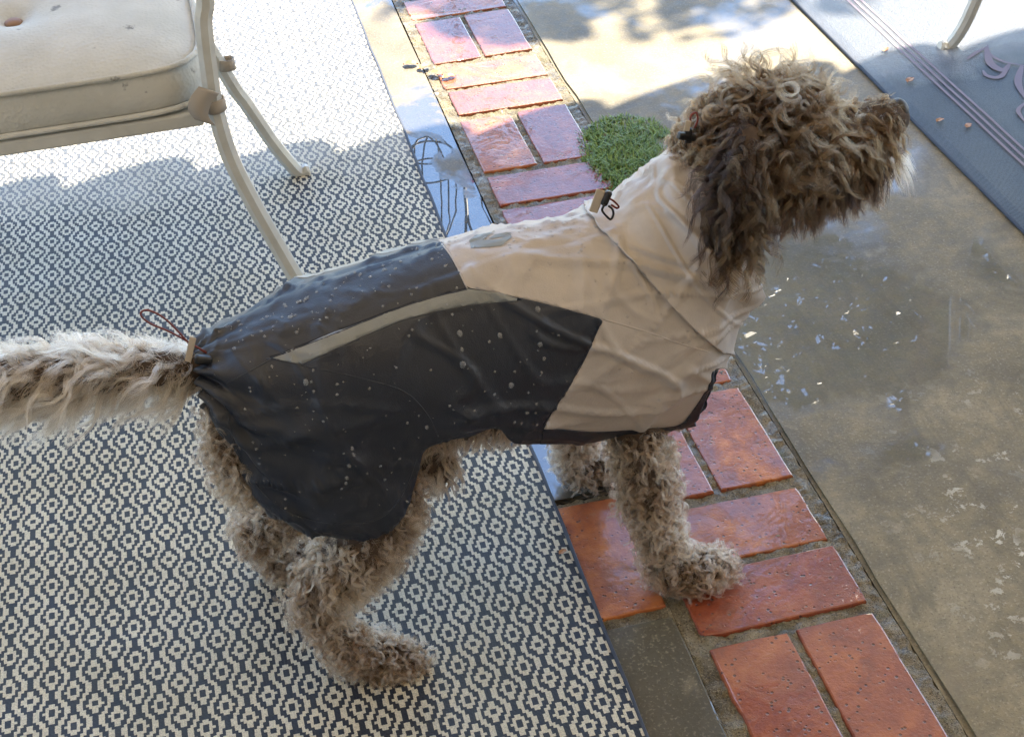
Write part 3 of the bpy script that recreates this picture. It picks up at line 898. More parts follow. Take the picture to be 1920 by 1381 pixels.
# near hind leg: hip, stifle forward, hock back, pad forward
p, r = PX([(525, 740, -.008, .052), (585, 805, -.026, .050), (680, 890, -.042, .044), (715, 945, -.056, .040), (672, 1030, -.078, .036), (606, 1095, -.082, .0255), (590, 1122, -.083, .0235)]); chain_bm(bm, p, r, 'thigh')
hp = np.array([gnd(676, 1246), gnd(722, 1256), gnd(768, 1256)]); hp[:, 2] = (.023, .021, .016)
chain_bm(bm, [px_dog(590, 1122, -.083), px_dog(616, 1172, -.086), px_dog(655, 1215, -.088), *hp], [.0235, .0205, .021, .023, .022, .014], 'paw')
p, r = PX([(440, 745, -.012, .028), (447, 825, -.022, .032), (472, 885, -.030, .030)]); chain_bm(bm, p, r, 'thigh')
# far hind leg, set further back
fh = gnd(540, 1075)
chain_bm(bm, [dogp(-.40, .045, .33), [-.395, .20, .25], [-.375, .215, .20], [-.43, .218, .14], [-.475, .217, .105]], [.058, .055, .045, .032, .025], 'thigh')
chain_bm(bm, [[-.475, .217, .105], [-.470, fh[1], .06], [-.455, fh[1], .026], [-.43, fh[1], .022], [-.405, fh[1], .016]], [.025, .022, .023, .021, .014], 'paw')
# groin tuft base
p, r = PX([(800, 850, -.02, .03), (825, 880, -.02, .018)]); chain_bm(bm, p, r, 'trunk')
me = bpy.data.meshes.new('body_raw'); bm.to_mesh(me); bm.free()
tmp = bpy.data.objects.new('body_raw', me); COL.objects.link(tmp)
rm = tmp.modifiers.new('r', 'REMESH'); rm.mode = 'VOXEL'; rm.voxel_size = 0.0055
sm = tmp.modifiers.new('s', 'SMOOTH'); sm.iterations = 6; sm.factor = 0.5
dg = bpy.context.evaluated_depsgraph_get(); dg.update()
body_me = bpy.data.meshes.new_from_object(tmp.evaluated_get(dg))
bpy.data.objects.remove(tmp)
body_me.name = 'body'
nv = len(body_me.vertices)
BV = np.empty(nv * 3); body_me.vertices.foreach_get('co', BV); BV = BV.reshape(-1, 3)
BN = np.empty(nv * 3); body_me.vertices.foreach_get('normal', BN); BN = BN.reshape(-1, 3)
body_me.calc_loop_triangles()
nt = len(body_me.loop_triangles)
BT = np.empty(nt * 3, int); body_me.loop_triangles.foreach_get('vertices', BT); BT = BT.reshape(-1, 3)
body_me.vertices.foreach_set('co', (BV - np.array(DO)).ravel())
M['skin'] = plain("dog_skin", (0.055, 0.036, 0.025), 0.9)
body = link('body', body_me, M['skin'], dog, True)
NP = np.array([n_[0] for n_ in nodes]); NR = np.array([n_[1] for n_ in nodes]); NA = np.array([n_[2] for n_ in nodes]); NRad = np.array([n_[3] for n_ in nodes])

# ------------------------------------------------------------------ raincoat
# stations: top and bottom point in the mid plane, half width, squareness
ST = np.array([
    # Xt    zt     Xb     zb     w     sq
    [-.500, .425, -.492, .372, .026, 2.0],
    [-.486, .432, -.482, .330, .050, 2.1],
    [-.458, .440, -.462, .225, .076, 2.4],
    [-.405, .452, -.410, .135, .098, 2.7],
    [-.335, .462, -.335, .105, .106, 2.7],
    [-.265, .470, -.262, .150, .104, 2.5],
    [-.185, .476, -.180, .200, .101, 2.2],
    [-.105, .470, -.085, .205, .101, 2.2],
    [-.055, .472, -.005, .195, .100, 2.2],
    [-.028, .488,  .038, .205, .098, 2.1],
    [-.006, .502,  .056, .262, .092, 2.0],
    [ .012, .516,  .074, .318, .086, 2.0],
    [ .034, .528,  .098, .350, .080, 2.0]])
US = spline(ST, 18)
NU, NTH = len(US), 84
TH = np.linspace(0, math.pi, NTH + 1)
def seam_frac(i): return i / (NU - 1)
def fold(u, th, P, side):
    """cloth wrinkles: displacement along the normal"""
    x, y, z = P
    s = 0.0
    v = Vector((x * 7, side * 3 + z * 3, z * 9))
    s += 0.0030 * noise.noise(v)
    # a few taut, sharp pulls across the cloth
    for (fx, fz, o_, amp, lo) in ((6.0, 12.0, 3.0, 0.0055, 0.90), (11.0, -9.0, 9.0, 0.0042, 0.91), (4.0, 22.0, 17.0, 0.0036, 0.91), (17.0, 9.0, 23.0, 0.0026, 0.90)):
        q = noise.noise(Vector((x * fx + z * fz, (z * fx - x * fz) * 0.28, o_ + side)))
        rd = 1 - abs(q)
        if rd > lo: s += amp * ((rd - lo) / (1 - lo)) ** 1.6
    s *= 0.35 + 0.65 * min(1.0, math.sin(th) * 1.6)
    # gathers where the cord draws in round the tail
    g = math.exp(-max(0.0, (x + 0.497)) / 0.055)
    s += g * 0.0075 * math.sin(th * 13 + 2.2 * noise.noise(Vector((x * 15, th * 2, side)))) * (0.4 + 0.6 * math.sin(th))
    # collar rolls
    if u > 0.68:
        k = (u - 0.68) / 0.32
        s += k * (0.0040 * math.sin((u - 0.68) * 34 + 1.6 * math.sin(th * 2.0) + 2.0 * noise.noise(Vector((th * 1.5, u * 4, 8)))))
        s += k * 0.0025 * math.sin(th * 5.0 + 9 * u)
    # broad drape folds on the rump flap
    s += 0.006 * math.exp(-((x + 0.34) / 0.10) ** 2) * math.sin(34 * (z + 0.55 * x)) * max(0.0, math.sin(th)) 
    return s
coat_V, coat_base, coat_th, coat_u = [], [], [], []
for side in (-1, 1):
    for i in range(NU):
        xt, zt, xb, zb, w, sq = US[i]
        cx, cz, hx, hz = (xt + xb) / 2, (zt + zb) / 2, (xt - xb) / 2, (zt - zb) / 2
        for th in TH:
            c, s_ = math.cos(th), math.sin(th)
            e = 2.0 / sq
            cc = math.copysign(abs(c) ** e, c) if th > math.pi / 2 else c
            ss = abs(s_) ** e
            coat_base.append(dogp(cx + hx * cc, side * w * ss, cz + hz * cc))
            coat_th.append(th); coat_u.append(i / (NU - 1))
coat_base = np.array(coat_base).reshape(2, NU, NTH + 1, 3)
coat_th = np.array(coat_th).reshape(2, NU, NTH + 1); coat_u = np.array(coat_u).reshape(2, NU, NTH + 1)
du = np.gradient(coat_base, axis=1); dth = np.gradient(coat_base, axis=2)
nrm = np.cross(du, dth)
nrm /= np.linalg.norm(nrm, axis=-1, keepdims=True) + 1e-12
ctr = np.array([dogp((US[i][0] + US[i][2]) / 2, 0, (US[i][1] + US[i][3]) / 2) for i in range(NU)])
sg = np.sign(((coat_base - ctr[None, :, None]) * nrm).sum(-1, keepdims=True)); sg[sg == 0] = 1
nrm *= sg
disp = np.zeros((2, NU, NTH + 1))
for s in range(2):
    for i in range(NU):
        for k in range(NTH + 1):
            b = coat_base[s, i, k]
            disp[s, i, k] = fold(i / (NU - 1), TH[k], b, (s * 2 - 1) * min(1.0, math.sin(TH[k]) * 4))
disp[0, :, 0] = disp[1, :, 0] = (disp[0, :, 0] + disp[1, :, 0]) / 2
nrm[0, :, 0] = nrm[1, :, 0] = (nrm[0, :, 0] + nrm[1, :, 0]); nrm[:, :, 0] /= np.linalg.norm(nrm[:, :, 0], axis=-1, keepdims=True) + 1e-9
coat_P = coat_base + nrm * disp[..., None]

# flat pattern coordinates: where the near-side twin of each point falls in the picture
near_px_ = to_px(coat_base[0])                     # NU, NTH+1, 2
pat = np.stack([near_px_, near_px_])
def seg_field(P, poly):
    """signed distance (pixels) of points to a closed polygon, positive inside"""
    P = np.asarray(P, float); shp = P.shape[:-1]; P = P.reshape(-1, 2)
    A = np.asarray(poly, float); B = np.roll(A, -1, axis=0)
    d2 = np.full(len(P), 1e18); inside = np.zeros(len(P), bool)
    for a, b in zip(A, B):
        ab = b - a; t = np.clip(((P - a) @ ab) / (ab @ ab + 1e-12), 0, 1)
        q = P - (a + t[:, None] * ab); d2 = np.minimum(d2, (q * q).sum(1))
        cond = ((a[1] > P[:, 1]) != (b[1] > P[:, 1]))
        xi = a[0] + (P[:, 1] - a[1]) * (b[0] - a[0]) / (b[1] - a[1] + 1e-12)
        inside ^= cond & (P[:, 0] < xi)
    return (np.where(inside, 1, -1) * np.sqrt(d2)).reshape(shp)
hem = spline(np.array([(372, 668), (376, 715), (388, 775), (408, 830), (438, 885), (478, 940), (530, 980), (590, 1001), (650, 1006), (705, 1000),
               (748, 968), (776, 915), (791, 868), (800, 845), (835, 826), (885, 810), (932, 800), (950, 818), (975, 828), (1040, 830), (1120, 830), (1200, 824),
               (1255, 815), (1288, 798), (1312, 765), (1330, 722), (1338, 690)]), 5)
outer = np.vstack([hem, [(1480, 676), (1500, 545), (1560, 300), (1330, 100), (300, 100), (250, 640)]])
def clip_mesh(V, A, Fc, f):
    """keep the part of a triangle mesh where f > 0 (A: vertex attributes carried along)"""
    V = list(map(np.asarray, V)); A = list(map(np.asarray, A)); f = list(f); out = []; cache = {}
    def cut(i, j):
        key = (i, j) if i < j else (j, i)
        if key not in cache:
            t = f[i] / (f[i] - f[j])
            V.append(V[i] + (V[j] - V[i]) * t); A.append(A[i] + (A[j] - A[i]) * t); f.append(0.0)
            cache[key] = len(V) - 1
        return cache[key]
    for tri in Fc:
        ins = [f[i] > 0 for i in tri]
        if all(ins): out.append(tuple(tri)); continue
        if not any(ins): continue
        poly = []
        for k in range(3):
            i, j = tri[k], tri[(k + 1) % 3]
            if ins[k]: poly.append(i)
            if ins[k] != ins[(k + 1) % 3]: poly.append(cut(i, j))
        for k in range(1, len(poly) - 1): out.append((poly[0], poly[k], poly[k + 1]))
    used = sorted({i for t in out for i in t}); mp = {u: k for k, u in enumerate(used)}
    return [V[i] for i in used], [A[i] for i in used], [tuple(mp[i] for i in t) for t in out]
def coat_tris(flip):
    T = []
    idx = lambda s, i, k: (s * NU + i) * (NTH + 1) + k
    for s in range(2):
        for i in range(NU - 1):
            for k in range(NTH):
                a, b, c, d = idx(s, i, k), idx(s, i + 1, k), idx(s, i + 1, k + 1), idx(s, i, k + 1)
                if s == 0: T += [(a, b, c), (a, c, d)]
                else: T += [(a, c, b), (a, d, c)]
    return T
allV = coat_P.reshape(-1, 3)
allA = np.concatenate([pat.reshape(-1, 2), coat_th.reshape(-1, 1), coat_u.reshape(-1, 1), nrm.reshape(-1, 3)], 1)
tris = coat_tris(False)
# weld the two halves along the spine
mapi = np.arange(len(allV)).reshape(2, NU, NTH + 1); mapi[1, :, 0] = mapi[0, :, 0]
mp = mapi.reshape(-1); tris = [tuple(int(mp[i]) for i in t) for t in tris]
th_max = np.interp(allA[:, 3], [0, 0.2, 0.4, 0.5, 0.62, 0.75, 0.8, 1.0], [3.2, 2.6, 2.45, 2.5, 2.6, 3.2, 3.2, 3.2])
keep = np.minimum(seg_field(allA[:, :2], outer), (th_max - allA[:, 2]) * 200)
V1, A1, T1 = clip_mesh(allV, allA, tris, keep)
A1 = np.array(A1)
navy_poly = np.vstack([[(826, 452), (850, 488), (876, 541), (940, 552), (1010, 566), (1130, 598), (1092, 680), (1055, 740), (1014, 800), (1005, 880), (950, 1100), (200, 1100), (200, 100), (700, 100)], [(812, 420)]])
band_in = spline(np.array([(985, 792), (1040, 800), (1120, 808), (1200, 805), (1250, 800), (1282, 786), (1306, 756), (1324, 722), (1333, 694)]), 4)
stripe_poly = [(508, 672), (560, 652), (620, 629), (690, 601), (760, 574), (820, 556), (876, 543), (930, 550), (988, 564), (930, 567), (880, 572), (820, 583), (750, 602), (680, 632), (620, 660), (566, 683)]
def split(V, A, T, f):
    f = np.asarray(f)
    return clip_mesh(V, A, T, f), clip_mesh(V, A, T, -f)
(VN, AN, TN), (VB, AB, TB_) = split(V1, A1, T1, seg_field(A1[:, :2], navy_poly))
AN, AB = np.array(AN), np.array(AB)
(VS, AS, TS), (VN, AN, TN) = split(VN, AN, TN, seg_field(AN[:, :2], stripe_poly))
band_poly = np.vstack([band_in, [(1420, 694), (1420, 900), (985, 900)]])
(VD, AD, TD), (VB, AB, TB_) = split(VB, AB, TB_, np.minimum(seg_field(AB[:, :2], band_poly), (0.9 - AB[:, 3]) * 500))

def mat_cloth(name, col, rough, var=0.12, sheen=0.0, coat=0.25, crough=0.35):
    q = NT(name)
    p = q.gen()
    n1 = q.noise(14, 4, vec=p)
    lo = tuple(c * (1 - var) for c in col); hi = tuple(min(1, c * (1 + var)) for c in col)
    c = q.ramp(n1, [(0.3, lo), (0.7, hi)])
    blot = q.ramp(q.noise(22, 5, 0.6, 0.8, vec=p), [(0.52, 0.0), (0.66, 1.0)])
    c = q.mix(q.math('MULTIPLY', blot, 0.22), c, tuple(x * 0.6 for x in col))
    wv = q.math('ADD', q.noise(900, 2, vec=p), q.math('MULTIPLY', q.noise(55, 4, 0.6, 0.7, vec=q.scaled(p, (1.0, 1.0, 0.6))), 2.0))
    nb = q.bump(wv, 0.28, 0.0012)
    q.set(Base_Color=c, Roughness=q.math('MULTIPLY_ADD', blot, -0.12, rough), Normal=nb, Coat_Weight=coat, Coat_Roughness=crough)
    return q.mat
M['beige'] = mat_cloth("beige_shell_fabric", (0.405, 0.36, 0.33), 0.5)
M['navy'] = mat_cloth("navy_shell_fabric", (0.008, 0.012, 0.024), 0.5, 0.25, coat=0.14, crough=0.3)
M['reflect'] = mat_cloth("reflective_tape", (0.185, 0.195, 0.195), 0.4, 0.05)
M['black'] = plain("black_plastic", (0.012, 0.012, 0.014), 0.35)
M['cord'] = plain("rust_cord", (0.16, 0.028, 0.018), 0.7)
M['tab'] = plain("beige_webbing", (0.42, 0.35, 0.27), 0.75)
M['print'] = plain("grey_print", (0.20, 0.22, 0.22), 0.45)
coat = empty('raincoat', (0, 0, 0), dog)
coat['label'] = 'beige and navy raincoat with a grey reflective stripe'
def panel(name, V, T, mat, th=0.0012):
    o = from_data(name, dl(V), T, mat, coat, True)
    so = o.modifiers.new('thick', 'SOLIDIFY'); so.thickness = th; so.offset = 0.0
    return o
collar_poly = [(1108, 380), (1112, 408), (1120, 428), (1160, 470), (1210, 520), (1260, 575), (1310, 625), (1350, 660), (1600, 660), (1600, 60), (1100, 60)]
AB = np.array(AB)
cf = seg_field(AB[:, :2], collar_poly)
VC, AC, TC = clip_mesh(VB, AB, TB_, cf)
VB, AB, TB_ = clip_mesh(VB, AB, TB_, 16.0 - cf)
AC = np.array(AC)
lift = 0.0022 + 0.0022 * np.exp(-np.abs(seg_field(AC[:, :2], collar_poly)) / 45.0)
VC = np.array(VC) + AC[:, 4:7] * lift[:, None]
panel('collar', VC, TC, M['beige'], 0.0022)
panel('front_panel', VB, TB_, M['beige']); panel('rear_panel', VN, TN, M['navy'])
panel('reflective_stripe', VS, TS, M['reflect'], 0.0016); panel('hem_binding', VD, TD, M['navy'], 0.0022)

# surface lookup for trims laid on the near side
bvh = BVHTree.FromPolygons([Vector(v) for v in V1], T1)
def on_coat(u, v, off=0.0008):
    d = Vector(ray(u, v))
    h, n_, i_, dist = bvh.ray_cast(Vector(CAM_C), d)
    if h is None: return None
    if n_.dot(d) > 0: n_ = -n_
    return np.array(h + n_ * off), np.array(n_)
def seam(name, pts, r, mat, off=0.0003):
    S = spline(np.array(pts, float), 8); run = []
    for u, v in S:
        h = on_coat(u, v, off)
        if h is not None: run.append(h[0])
    if len(run) > 3: tube(name, dl(run), r, mat, coat, n=6)
for ln in ([(500, 672), (590, 690), (690, 712), (760, 735), (800, 775), (822, 818)], [(385, 735), (430, 715), (470, 695), (508, 674)],
           [(424, 760), (440, 830), (476, 900), (525, 950), (590, 975), (650, 980), (700, 975), (738, 950), (764, 905), (780, 860)],
           [(508, 672), (560, 652), (620, 629), (690, 601), (760, 574), (820, 556), (876, 543)], [(800, 845), (850, 818), (930, 800)],
           [(1128, 600), (1092, 680), (1055, 740), (1018, 796)]):
    seam('seam', ln, 0.0008, M['navy'])
for ln in ([(826, 454), (850, 488), (876, 541)], [(1130, 598), (1200, 618), (1270, 642), (1330, 660)], [(1132, 412), (1175, 455), (1225, 505), (1275, 560), (1325, 612), (1352, 632)]):
    seam('seam', ln, 0.0009, M['beige'])
# printed mark near the spine
def patch(name, poly, mat, off=0.0012, n=10):
    poly = np.array(poly, float)
    mn, mx = poly.min(0), poly.max(0)
    gx, gy = np.meshgrid(np.linspace(mn[0] - 1, mx[0] + 1, 40), np.linspace(mn[1] - 1, mx[1] + 1, 24), indexing='ij')
    V, T, ok = [], [], {}
    G = np.stack([gx, gy], -1)
    fld = seg_field(G, poly)
    for i in range(40):
        for j in range(24):
            h = on_coat(gx[i, j], gy[i, j], off)
            if h is not None: ok[(i, j)] = len(V); V.append(h[0])
    ff = [None] * len(V)
    for key, k in ok.items(): ff[k] = fld[key]
    for i in range(39):
        for j in range(23):
            ks = [(i, j), (i + 1, j), (i + 1, j + 1), (i, j + 1)]
            if all(k in ok for k in ks):
                q = [ok[k] for k in ks]; T += [(q[0], q[1], q[2]), (q[0], q[2], q[3])]
    V, _, T = clip_mesh(V, [np.zeros(1)] * len(V), T, ff)
    if T: return from_data(name, dl(V), T, mat, coat, True)
patch('printed_mark', [(880, 452), (892, 442), (925, 436), (905, 452), (935, 450), (958, 440), (960, 446), (940, 462), (883, 467)], M['print'])
patch('printed_mark', [(928, 441), (950, 437), (960, 438), (945, 445), (915, 450)], M['print'])

# ------------------------------------------------------------------ coat fittings
def ball(name, c, r, mat, parent, sc=(1, 1, 1), rot=None):
    bm = bmesh.new(); bmesh.ops.create_uvsphere(bm, u_segments=16, v_segments=10, radius=1.0)
    for v in bm.verts: v.co = Vector((v.co.x * r * sc[0], v.co.y * r * sc[1], v.co.z * r * sc[2]))
    if rot is not None: bmesh.ops.rotate(bm, cent=(0, 0, 0), matrix=rot, verts=bm.verts)
    bmesh.ops.translate(bm, vec=Vector(c) - DO, verts=bm.verts)
    return from_bm(name, bm, mat, parent, True)
def slab_between(name, a, b, wdir, w, th, mat, parent, bev=0.001):
    a, b, wdir = Vector(a), Vector(b), Vector(wdir).normalized()
    ax = (b - a); ln = ax.length; ax.normalize()
    wdir = (wdir - ax * wdir.dot(ax)).normalized(); nn = ax.cross(wdir)
    bm = box_bm(-ln / 2, ln / 2, -w / 2, w / 2, -th / 2, th / 2, bev, 2)
    Mx = Matrix((ax, wdir, nn)).transposed()
    bmesh.ops.rotate(bm, cent=(0, 0, 0), matrix=Mx, verts=bm.verts)
    bmesh.ops.translate(bm, vec=(a + b) / 2 - DO, verts=bm.verts)
    return from_bm(name, bm, mat, parent)
RIGHT = Vector(CAM_R[0])
# collar pull: webbing tab, cord lock with its open loop
lat0 = -0.012
a, b = px_dog(1112, 398, lat0), px_dog(1127, 356, lat0)
slab_between('pull_tab', a, b, RIGHT, 0.0095, 0.0022, M['tab'], coat)
a, b = px_dog(1131, 385, lat0 - .003), px_dog(1143, 358, lat0 - .003)
slab_between('cord_lock', a, b, RIGHT, 0.0075, 0.008, M['black'], coat, 0.0025)
lp = [px_dog(u, v, lat0 - .008) for u, v in ((1133, 384), (1129, 394), (1136, 404), (1145, 411), (1150, 402), (1148, 392), (1141, 386))]
tube('cord_lock_loop', dl(spline(lp, 4)), 0.0013, M['black'], coat, n=6)
lp = [px_dog(u, v, lat0 - .006) for u, v in ((1143, 372), (1152, 378), (1160, 387), (1156, 390), (1146, 384))]
tube('cord_loop', dl(spline(lp, 4)), 0.0011, M['cord'], coat, n=6)
# second lock on the neck cord behind the head
c1 = px_dog(1288, 250, -0.02)
slab_between('cord_lock', px_dog(1271, 254, -0.02), px_dog(1304, 258, -0.02), (0, 0, 1), 0.0075, 0.007, M['black'], coat, 0.002)
slab_between('cord_lock', px_dog(1290, 268, -0.02), px_dog(1292, 240, -0.02), RIGHT, 0.0075, 0.007, M['black'], coat, 0.002)
slab_between('pull_tab', px_dog(1287, 246, -0.022), px_dog(1291, 226, -0.022), RIGHT, 0.006, 0.002, M['tab'], coat)
lp = [px_dog(u, v, -.02) for u, v in ((1294, 232), (1296, 216), (1306, 212), (1308, 226), (1302, 240))]
tube('cord_loop', dl(spline(lp, 4)), 0.0011, M['cord'], coat, n=6)
# tail cord: long rust loop, cord lock
lp = [px_dog(u, v, -.01) for u, v in ((386, 660), (360, 645), (338, 632), (310, 618), (285, 608), (268, 596), (264, 586), (275, 581), (295, 588), (315, 602), (335, 622), (352, 640), (372, 652), (390, 664))]
tube('cord_loop', dl(spline(lp, 5)), 0.0010, M['cord'], coat, n=6)
a, b = px_dog(364, 672, -0.02), px_dog(398, 676, -0.02)
slab_between('cord_lock', a, b, (0, 0, 1), 0.009, 0.009, M['black'], coat, 0.003)
a, b = px_dog(352, 678, -0.022), px_dog(362, 632, -0.022)
slab_between('pull_tab', a, b, RIGHT, 0.0065, 0.0016, M['tab'], coat)

# nose and eyes
nz = px_dog(1685, 206, 0.0)
M['nose'] = plain("nose_leather", (0.015, 0.012, 0.011), 0.45)
ball('nose', nz, 0.0125, M['nose'], dog, (0.8, 1.15, 1.0))
for e in (px_dog(1528, 238, -0.036),):
    ball('eye', e, 0.0075, M['black'], dog); ball('eye', mirror(e), 0.0075, M['black'], dog)
# ------------------------------------------------------------------ curly coat of hair
coat_bvh = bvh
tri_p = BV[BT]
tn = np.cross(tri_p[:, 1] - tri_p[:, 0], tri_p[:, 2] - tri_p[:, 0])
area = np.linalg.norm(tn, axis=1) / 2
cent = tri_p.mean(1)
reg = np.empty(nt, int)
for a in range(0, nt, 4000):
    d = np.linalg.norm(cent[a:a + 4000, None] - NP[None], axis=2) - NRad[None]
    reg[a:a + 4000] = d.argmin(1)
tri_reg = NR[reg]
def sample(mask, density):
    idx = np.where(mask)[0]
    A = area[idx]; n = int(A.sum() * density)
    t = rng.choice(idx, n, p=A / A.sum())
    u, v = rng.random(n), rng.random(n); f = u + v > 1; u[f], v[f] = 1 - u[f], 1 - v[f]
    w = np.stack([1 - u - v, u, v], 1)
    P = (tri_p[t] * w[..., None]).sum(1)
    N = (BN[BT[t]] * w[..., None]).sum(1); N /= np.linalg.norm(N, axis=1, keepdims=True)
    keep = np.ones(n, bool)
    for i in range(n):
        h = coat_bvh.ray_cast(Vector(P[i]) - Vector(N[i]) * 0.004, Vector(N[i]), 0.075)
        if h[0] is not None and (h[0] - Vector(P[i])).dot(Vector(N[i])) > -0.001: keep[i] = False
    return P[keep], N[keep], NA[reg[t[keep]]]
def unit(a): return a / (np.linalg.norm(a, axis=-1, keepdims=True) + 1e-12)
def nz3(P, s, o=0.0): return np.array([noise.noise(Vector(p) * s + Vector((o, o * 2, o * 3))) for p in P])
ALL = {}
def grow(part, P, N, flow, strands, length, curl, turns, rise, grav, spread, root_c, tip_c, K=13, clump=0.7, cvar=0.3, rad=0.00024, frizz=0.0016, alt_c=None):
    n = len(P)
    if n == 0: return
    flow = unit(flow - N * (flow * N).sum(1, keepdims=True) * 0.8)
    Ln = length * rng.uniform(0.65, 1.3, n)
    d0 = unit(N * rise + flow * (1 - rise * 0.6) + rng.normal(0, 0.16, (n, 3)))
    e1 = unit(np.cross(d0, rng.normal(0, 1, (n, 3)))); e2 = np.cross(d0, e1)
    ph = rng.uniform(0, 6.283, n); om = turns * rng.uniform(0.7, 1.35, n) * 6.283 * rng.choice([-1, 1], n)
    cr = curl * rng.uniform(0.6, 1.4, n)
    # strands of each lock
    S = strands
    rr = spread * np.sqrt(rng.random((n, S))); ra = rng.uniform(0, 6.283, (n, S))
    t1 = unit(np.cross(N, np.array([0.3, 0.2, 1.0]))); t2 = np.cross(N, t1)
    off = (np.cos(ra) * rr)[..., None] * t1[:, None] + (np.sin(ra) * rr)[..., None] * t2[:, None]
    sl_ = rng.uniform(0.86, 1.05, (n, S)); phs = ph[:, None] + rng.normal(0, 0.16, (n, S)); omS = om[:, None] * rng.uniform(0.96, 1.04, (n, S))
    fz = rng.normal(0, 1, (n, S, 3)) * frizz
    pts = np.empty((n, S, K, 3))
    c = np.zeros((n, S, 3)); base = P[:, None] + off - N[:, None] * 0.003
    step = (Ln[:, None] * sl_ / (K - 1))[..., None]
    down = np.array([0, 0, -1.0])
    for k in range(K):
        t = k / (K - 1)
        ang = phs + omS * t
        ramp = min(1.0, t * 2.2)
        hx = (np.cos(ang) - np.cos(phs))[..., None] * e1[:, None] + (np.sin(ang) - np.sin(phs))[..., None] * e2[:, None]
        pts[:, :, k] = base + c + hx * (cr[:, None, None] * ramp) - off * (clump * min(1.0, 2.2 * t)) + fz * t
        d = unit(d0 + flow * (0.5 * t) + down * (grav * t))
        c = c + d[:, None] * step
    if part in ('head_fur', 'beard'):     # nothing grows over the nose leather
        bad = ((pts[..., 0] > nz[0] - 0.001) & (pts[..., 2] > nz[2] - 0.022)).any(2)
        pts[bad] = pts[bad][:, :1] - N[np.where(bad)[0]][:, None] * 0.004
    pts[..., 2] = np.maximum(pts[..., 2], 0.0075 if part == 'leg_fur' else 0.004)
    # colour
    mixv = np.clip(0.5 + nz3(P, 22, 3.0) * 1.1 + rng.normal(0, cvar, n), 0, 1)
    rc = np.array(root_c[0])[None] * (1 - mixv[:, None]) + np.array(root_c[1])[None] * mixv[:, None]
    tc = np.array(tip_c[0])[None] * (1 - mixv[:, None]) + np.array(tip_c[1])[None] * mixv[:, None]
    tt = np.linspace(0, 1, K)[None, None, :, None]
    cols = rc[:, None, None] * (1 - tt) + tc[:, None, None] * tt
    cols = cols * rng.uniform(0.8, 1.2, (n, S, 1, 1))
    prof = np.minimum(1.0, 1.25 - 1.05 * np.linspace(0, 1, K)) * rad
    prof = np.broadcast_to(prof, (n, S, K))
    ALL.setdefault(part, []).append((pts.reshape(-1, K, 3), cols.reshape(-1, K, 3), prof.reshape(-1, K)))

X3 = lambda n, v: np.tile(np.array(v, float), (n, 1))
fwd = np.array([1.0, 0.11, 0.0])
isr = lambda *r: np.isin(tri_reg, r)
# short undercoat over everything the raincoat leaves bare
def under(regs, part, dens, ln, rc, tc, flow):
    P, N, A = sample(isr(*regs), dens)
    grow(part, P, N, X3(len(P), flow) + rng.normal(0, 0.3, (len(P), 3)), 7, ln, 0.002, 0.8, 0.7, 0.3, 0.004, rc, tc, K=7, clump=0.3, rad=0.0003)
under(('leg', 'thigh', 'paw'), 'leg_fur', 26000, 0.013, ((0.0898, 0.0582, 0.0377), (0.1683, 0.1132, 0.0741)), ((0.1460, 0.0992, 0.0643), (0.2694, 0.1887, 0.1285)), (0, 0, -1))
under(('skull', 'muzzle'), 'head_fur', 26000, 0.016, ((0.0153, 0.0080, 0.0035), (0.0304, 0.0165, 0.0080)), ((0.0274, 0.0145, 0.0065), (0.0608, 0.0338, 0.0162)), (0.1, 0, -1))
under(('neck', 'ear', 'far_ear', 'jaw'), 'head_fur', 24000, 0.016, ((0.0056, 0.0028, 0.0013), (0.0112, 0.0055, 0.0026)), ((0.0089, 0.0046, 0.0021), (0.0202, 0.0101, 0.0046)), (0, 0, -1))
under(('tail',), 'tail_fur', 26000, 0.022, ((0.1811, 0.1262, 0.0858), (0.3168, 0.2304, 0.1663)), ((0.2942, 0.2086, 0.1503), (0.5206, 0.4061, 0.3005)), (-1, -0.1, -0.2))
# legs, thighs: tight tan curls
P, N, A = sample(isr('leg', 'thigh'), 21000)
fl = X3(len(P), (0.1, 0, -1.0)) + rng.normal(0, 0.45, (len(P), 3))
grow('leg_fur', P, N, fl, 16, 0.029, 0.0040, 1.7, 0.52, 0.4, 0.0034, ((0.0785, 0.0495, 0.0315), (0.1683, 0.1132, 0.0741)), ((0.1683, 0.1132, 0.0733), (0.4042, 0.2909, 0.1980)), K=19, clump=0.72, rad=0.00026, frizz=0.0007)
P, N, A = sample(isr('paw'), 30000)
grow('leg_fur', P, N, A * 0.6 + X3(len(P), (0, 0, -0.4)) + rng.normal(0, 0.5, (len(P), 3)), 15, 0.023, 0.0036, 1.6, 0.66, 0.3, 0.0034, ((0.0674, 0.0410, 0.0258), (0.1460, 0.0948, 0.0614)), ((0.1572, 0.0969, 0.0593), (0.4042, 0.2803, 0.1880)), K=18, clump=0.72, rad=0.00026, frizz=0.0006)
# belly, rump and chest seen past the coat
P, N, A = sample(isr('trunk') & (cent[:, 0] < 0.03), 16000)
grow('body_fur', P, N, X3(len(P), (-0.25, 0, -1.0)), 15, 0.028, 0.003, 0.9, 0.5, 0.6, 0.0042, ((0.0898, 0.0582, 0.0377), (0.1908, 0.1294, 0.0841)), ((0.1908, 0.1294, 0.0841), (0.4266, 0.3126, 0.2128)), clump=0.85, frizz=0.0009)
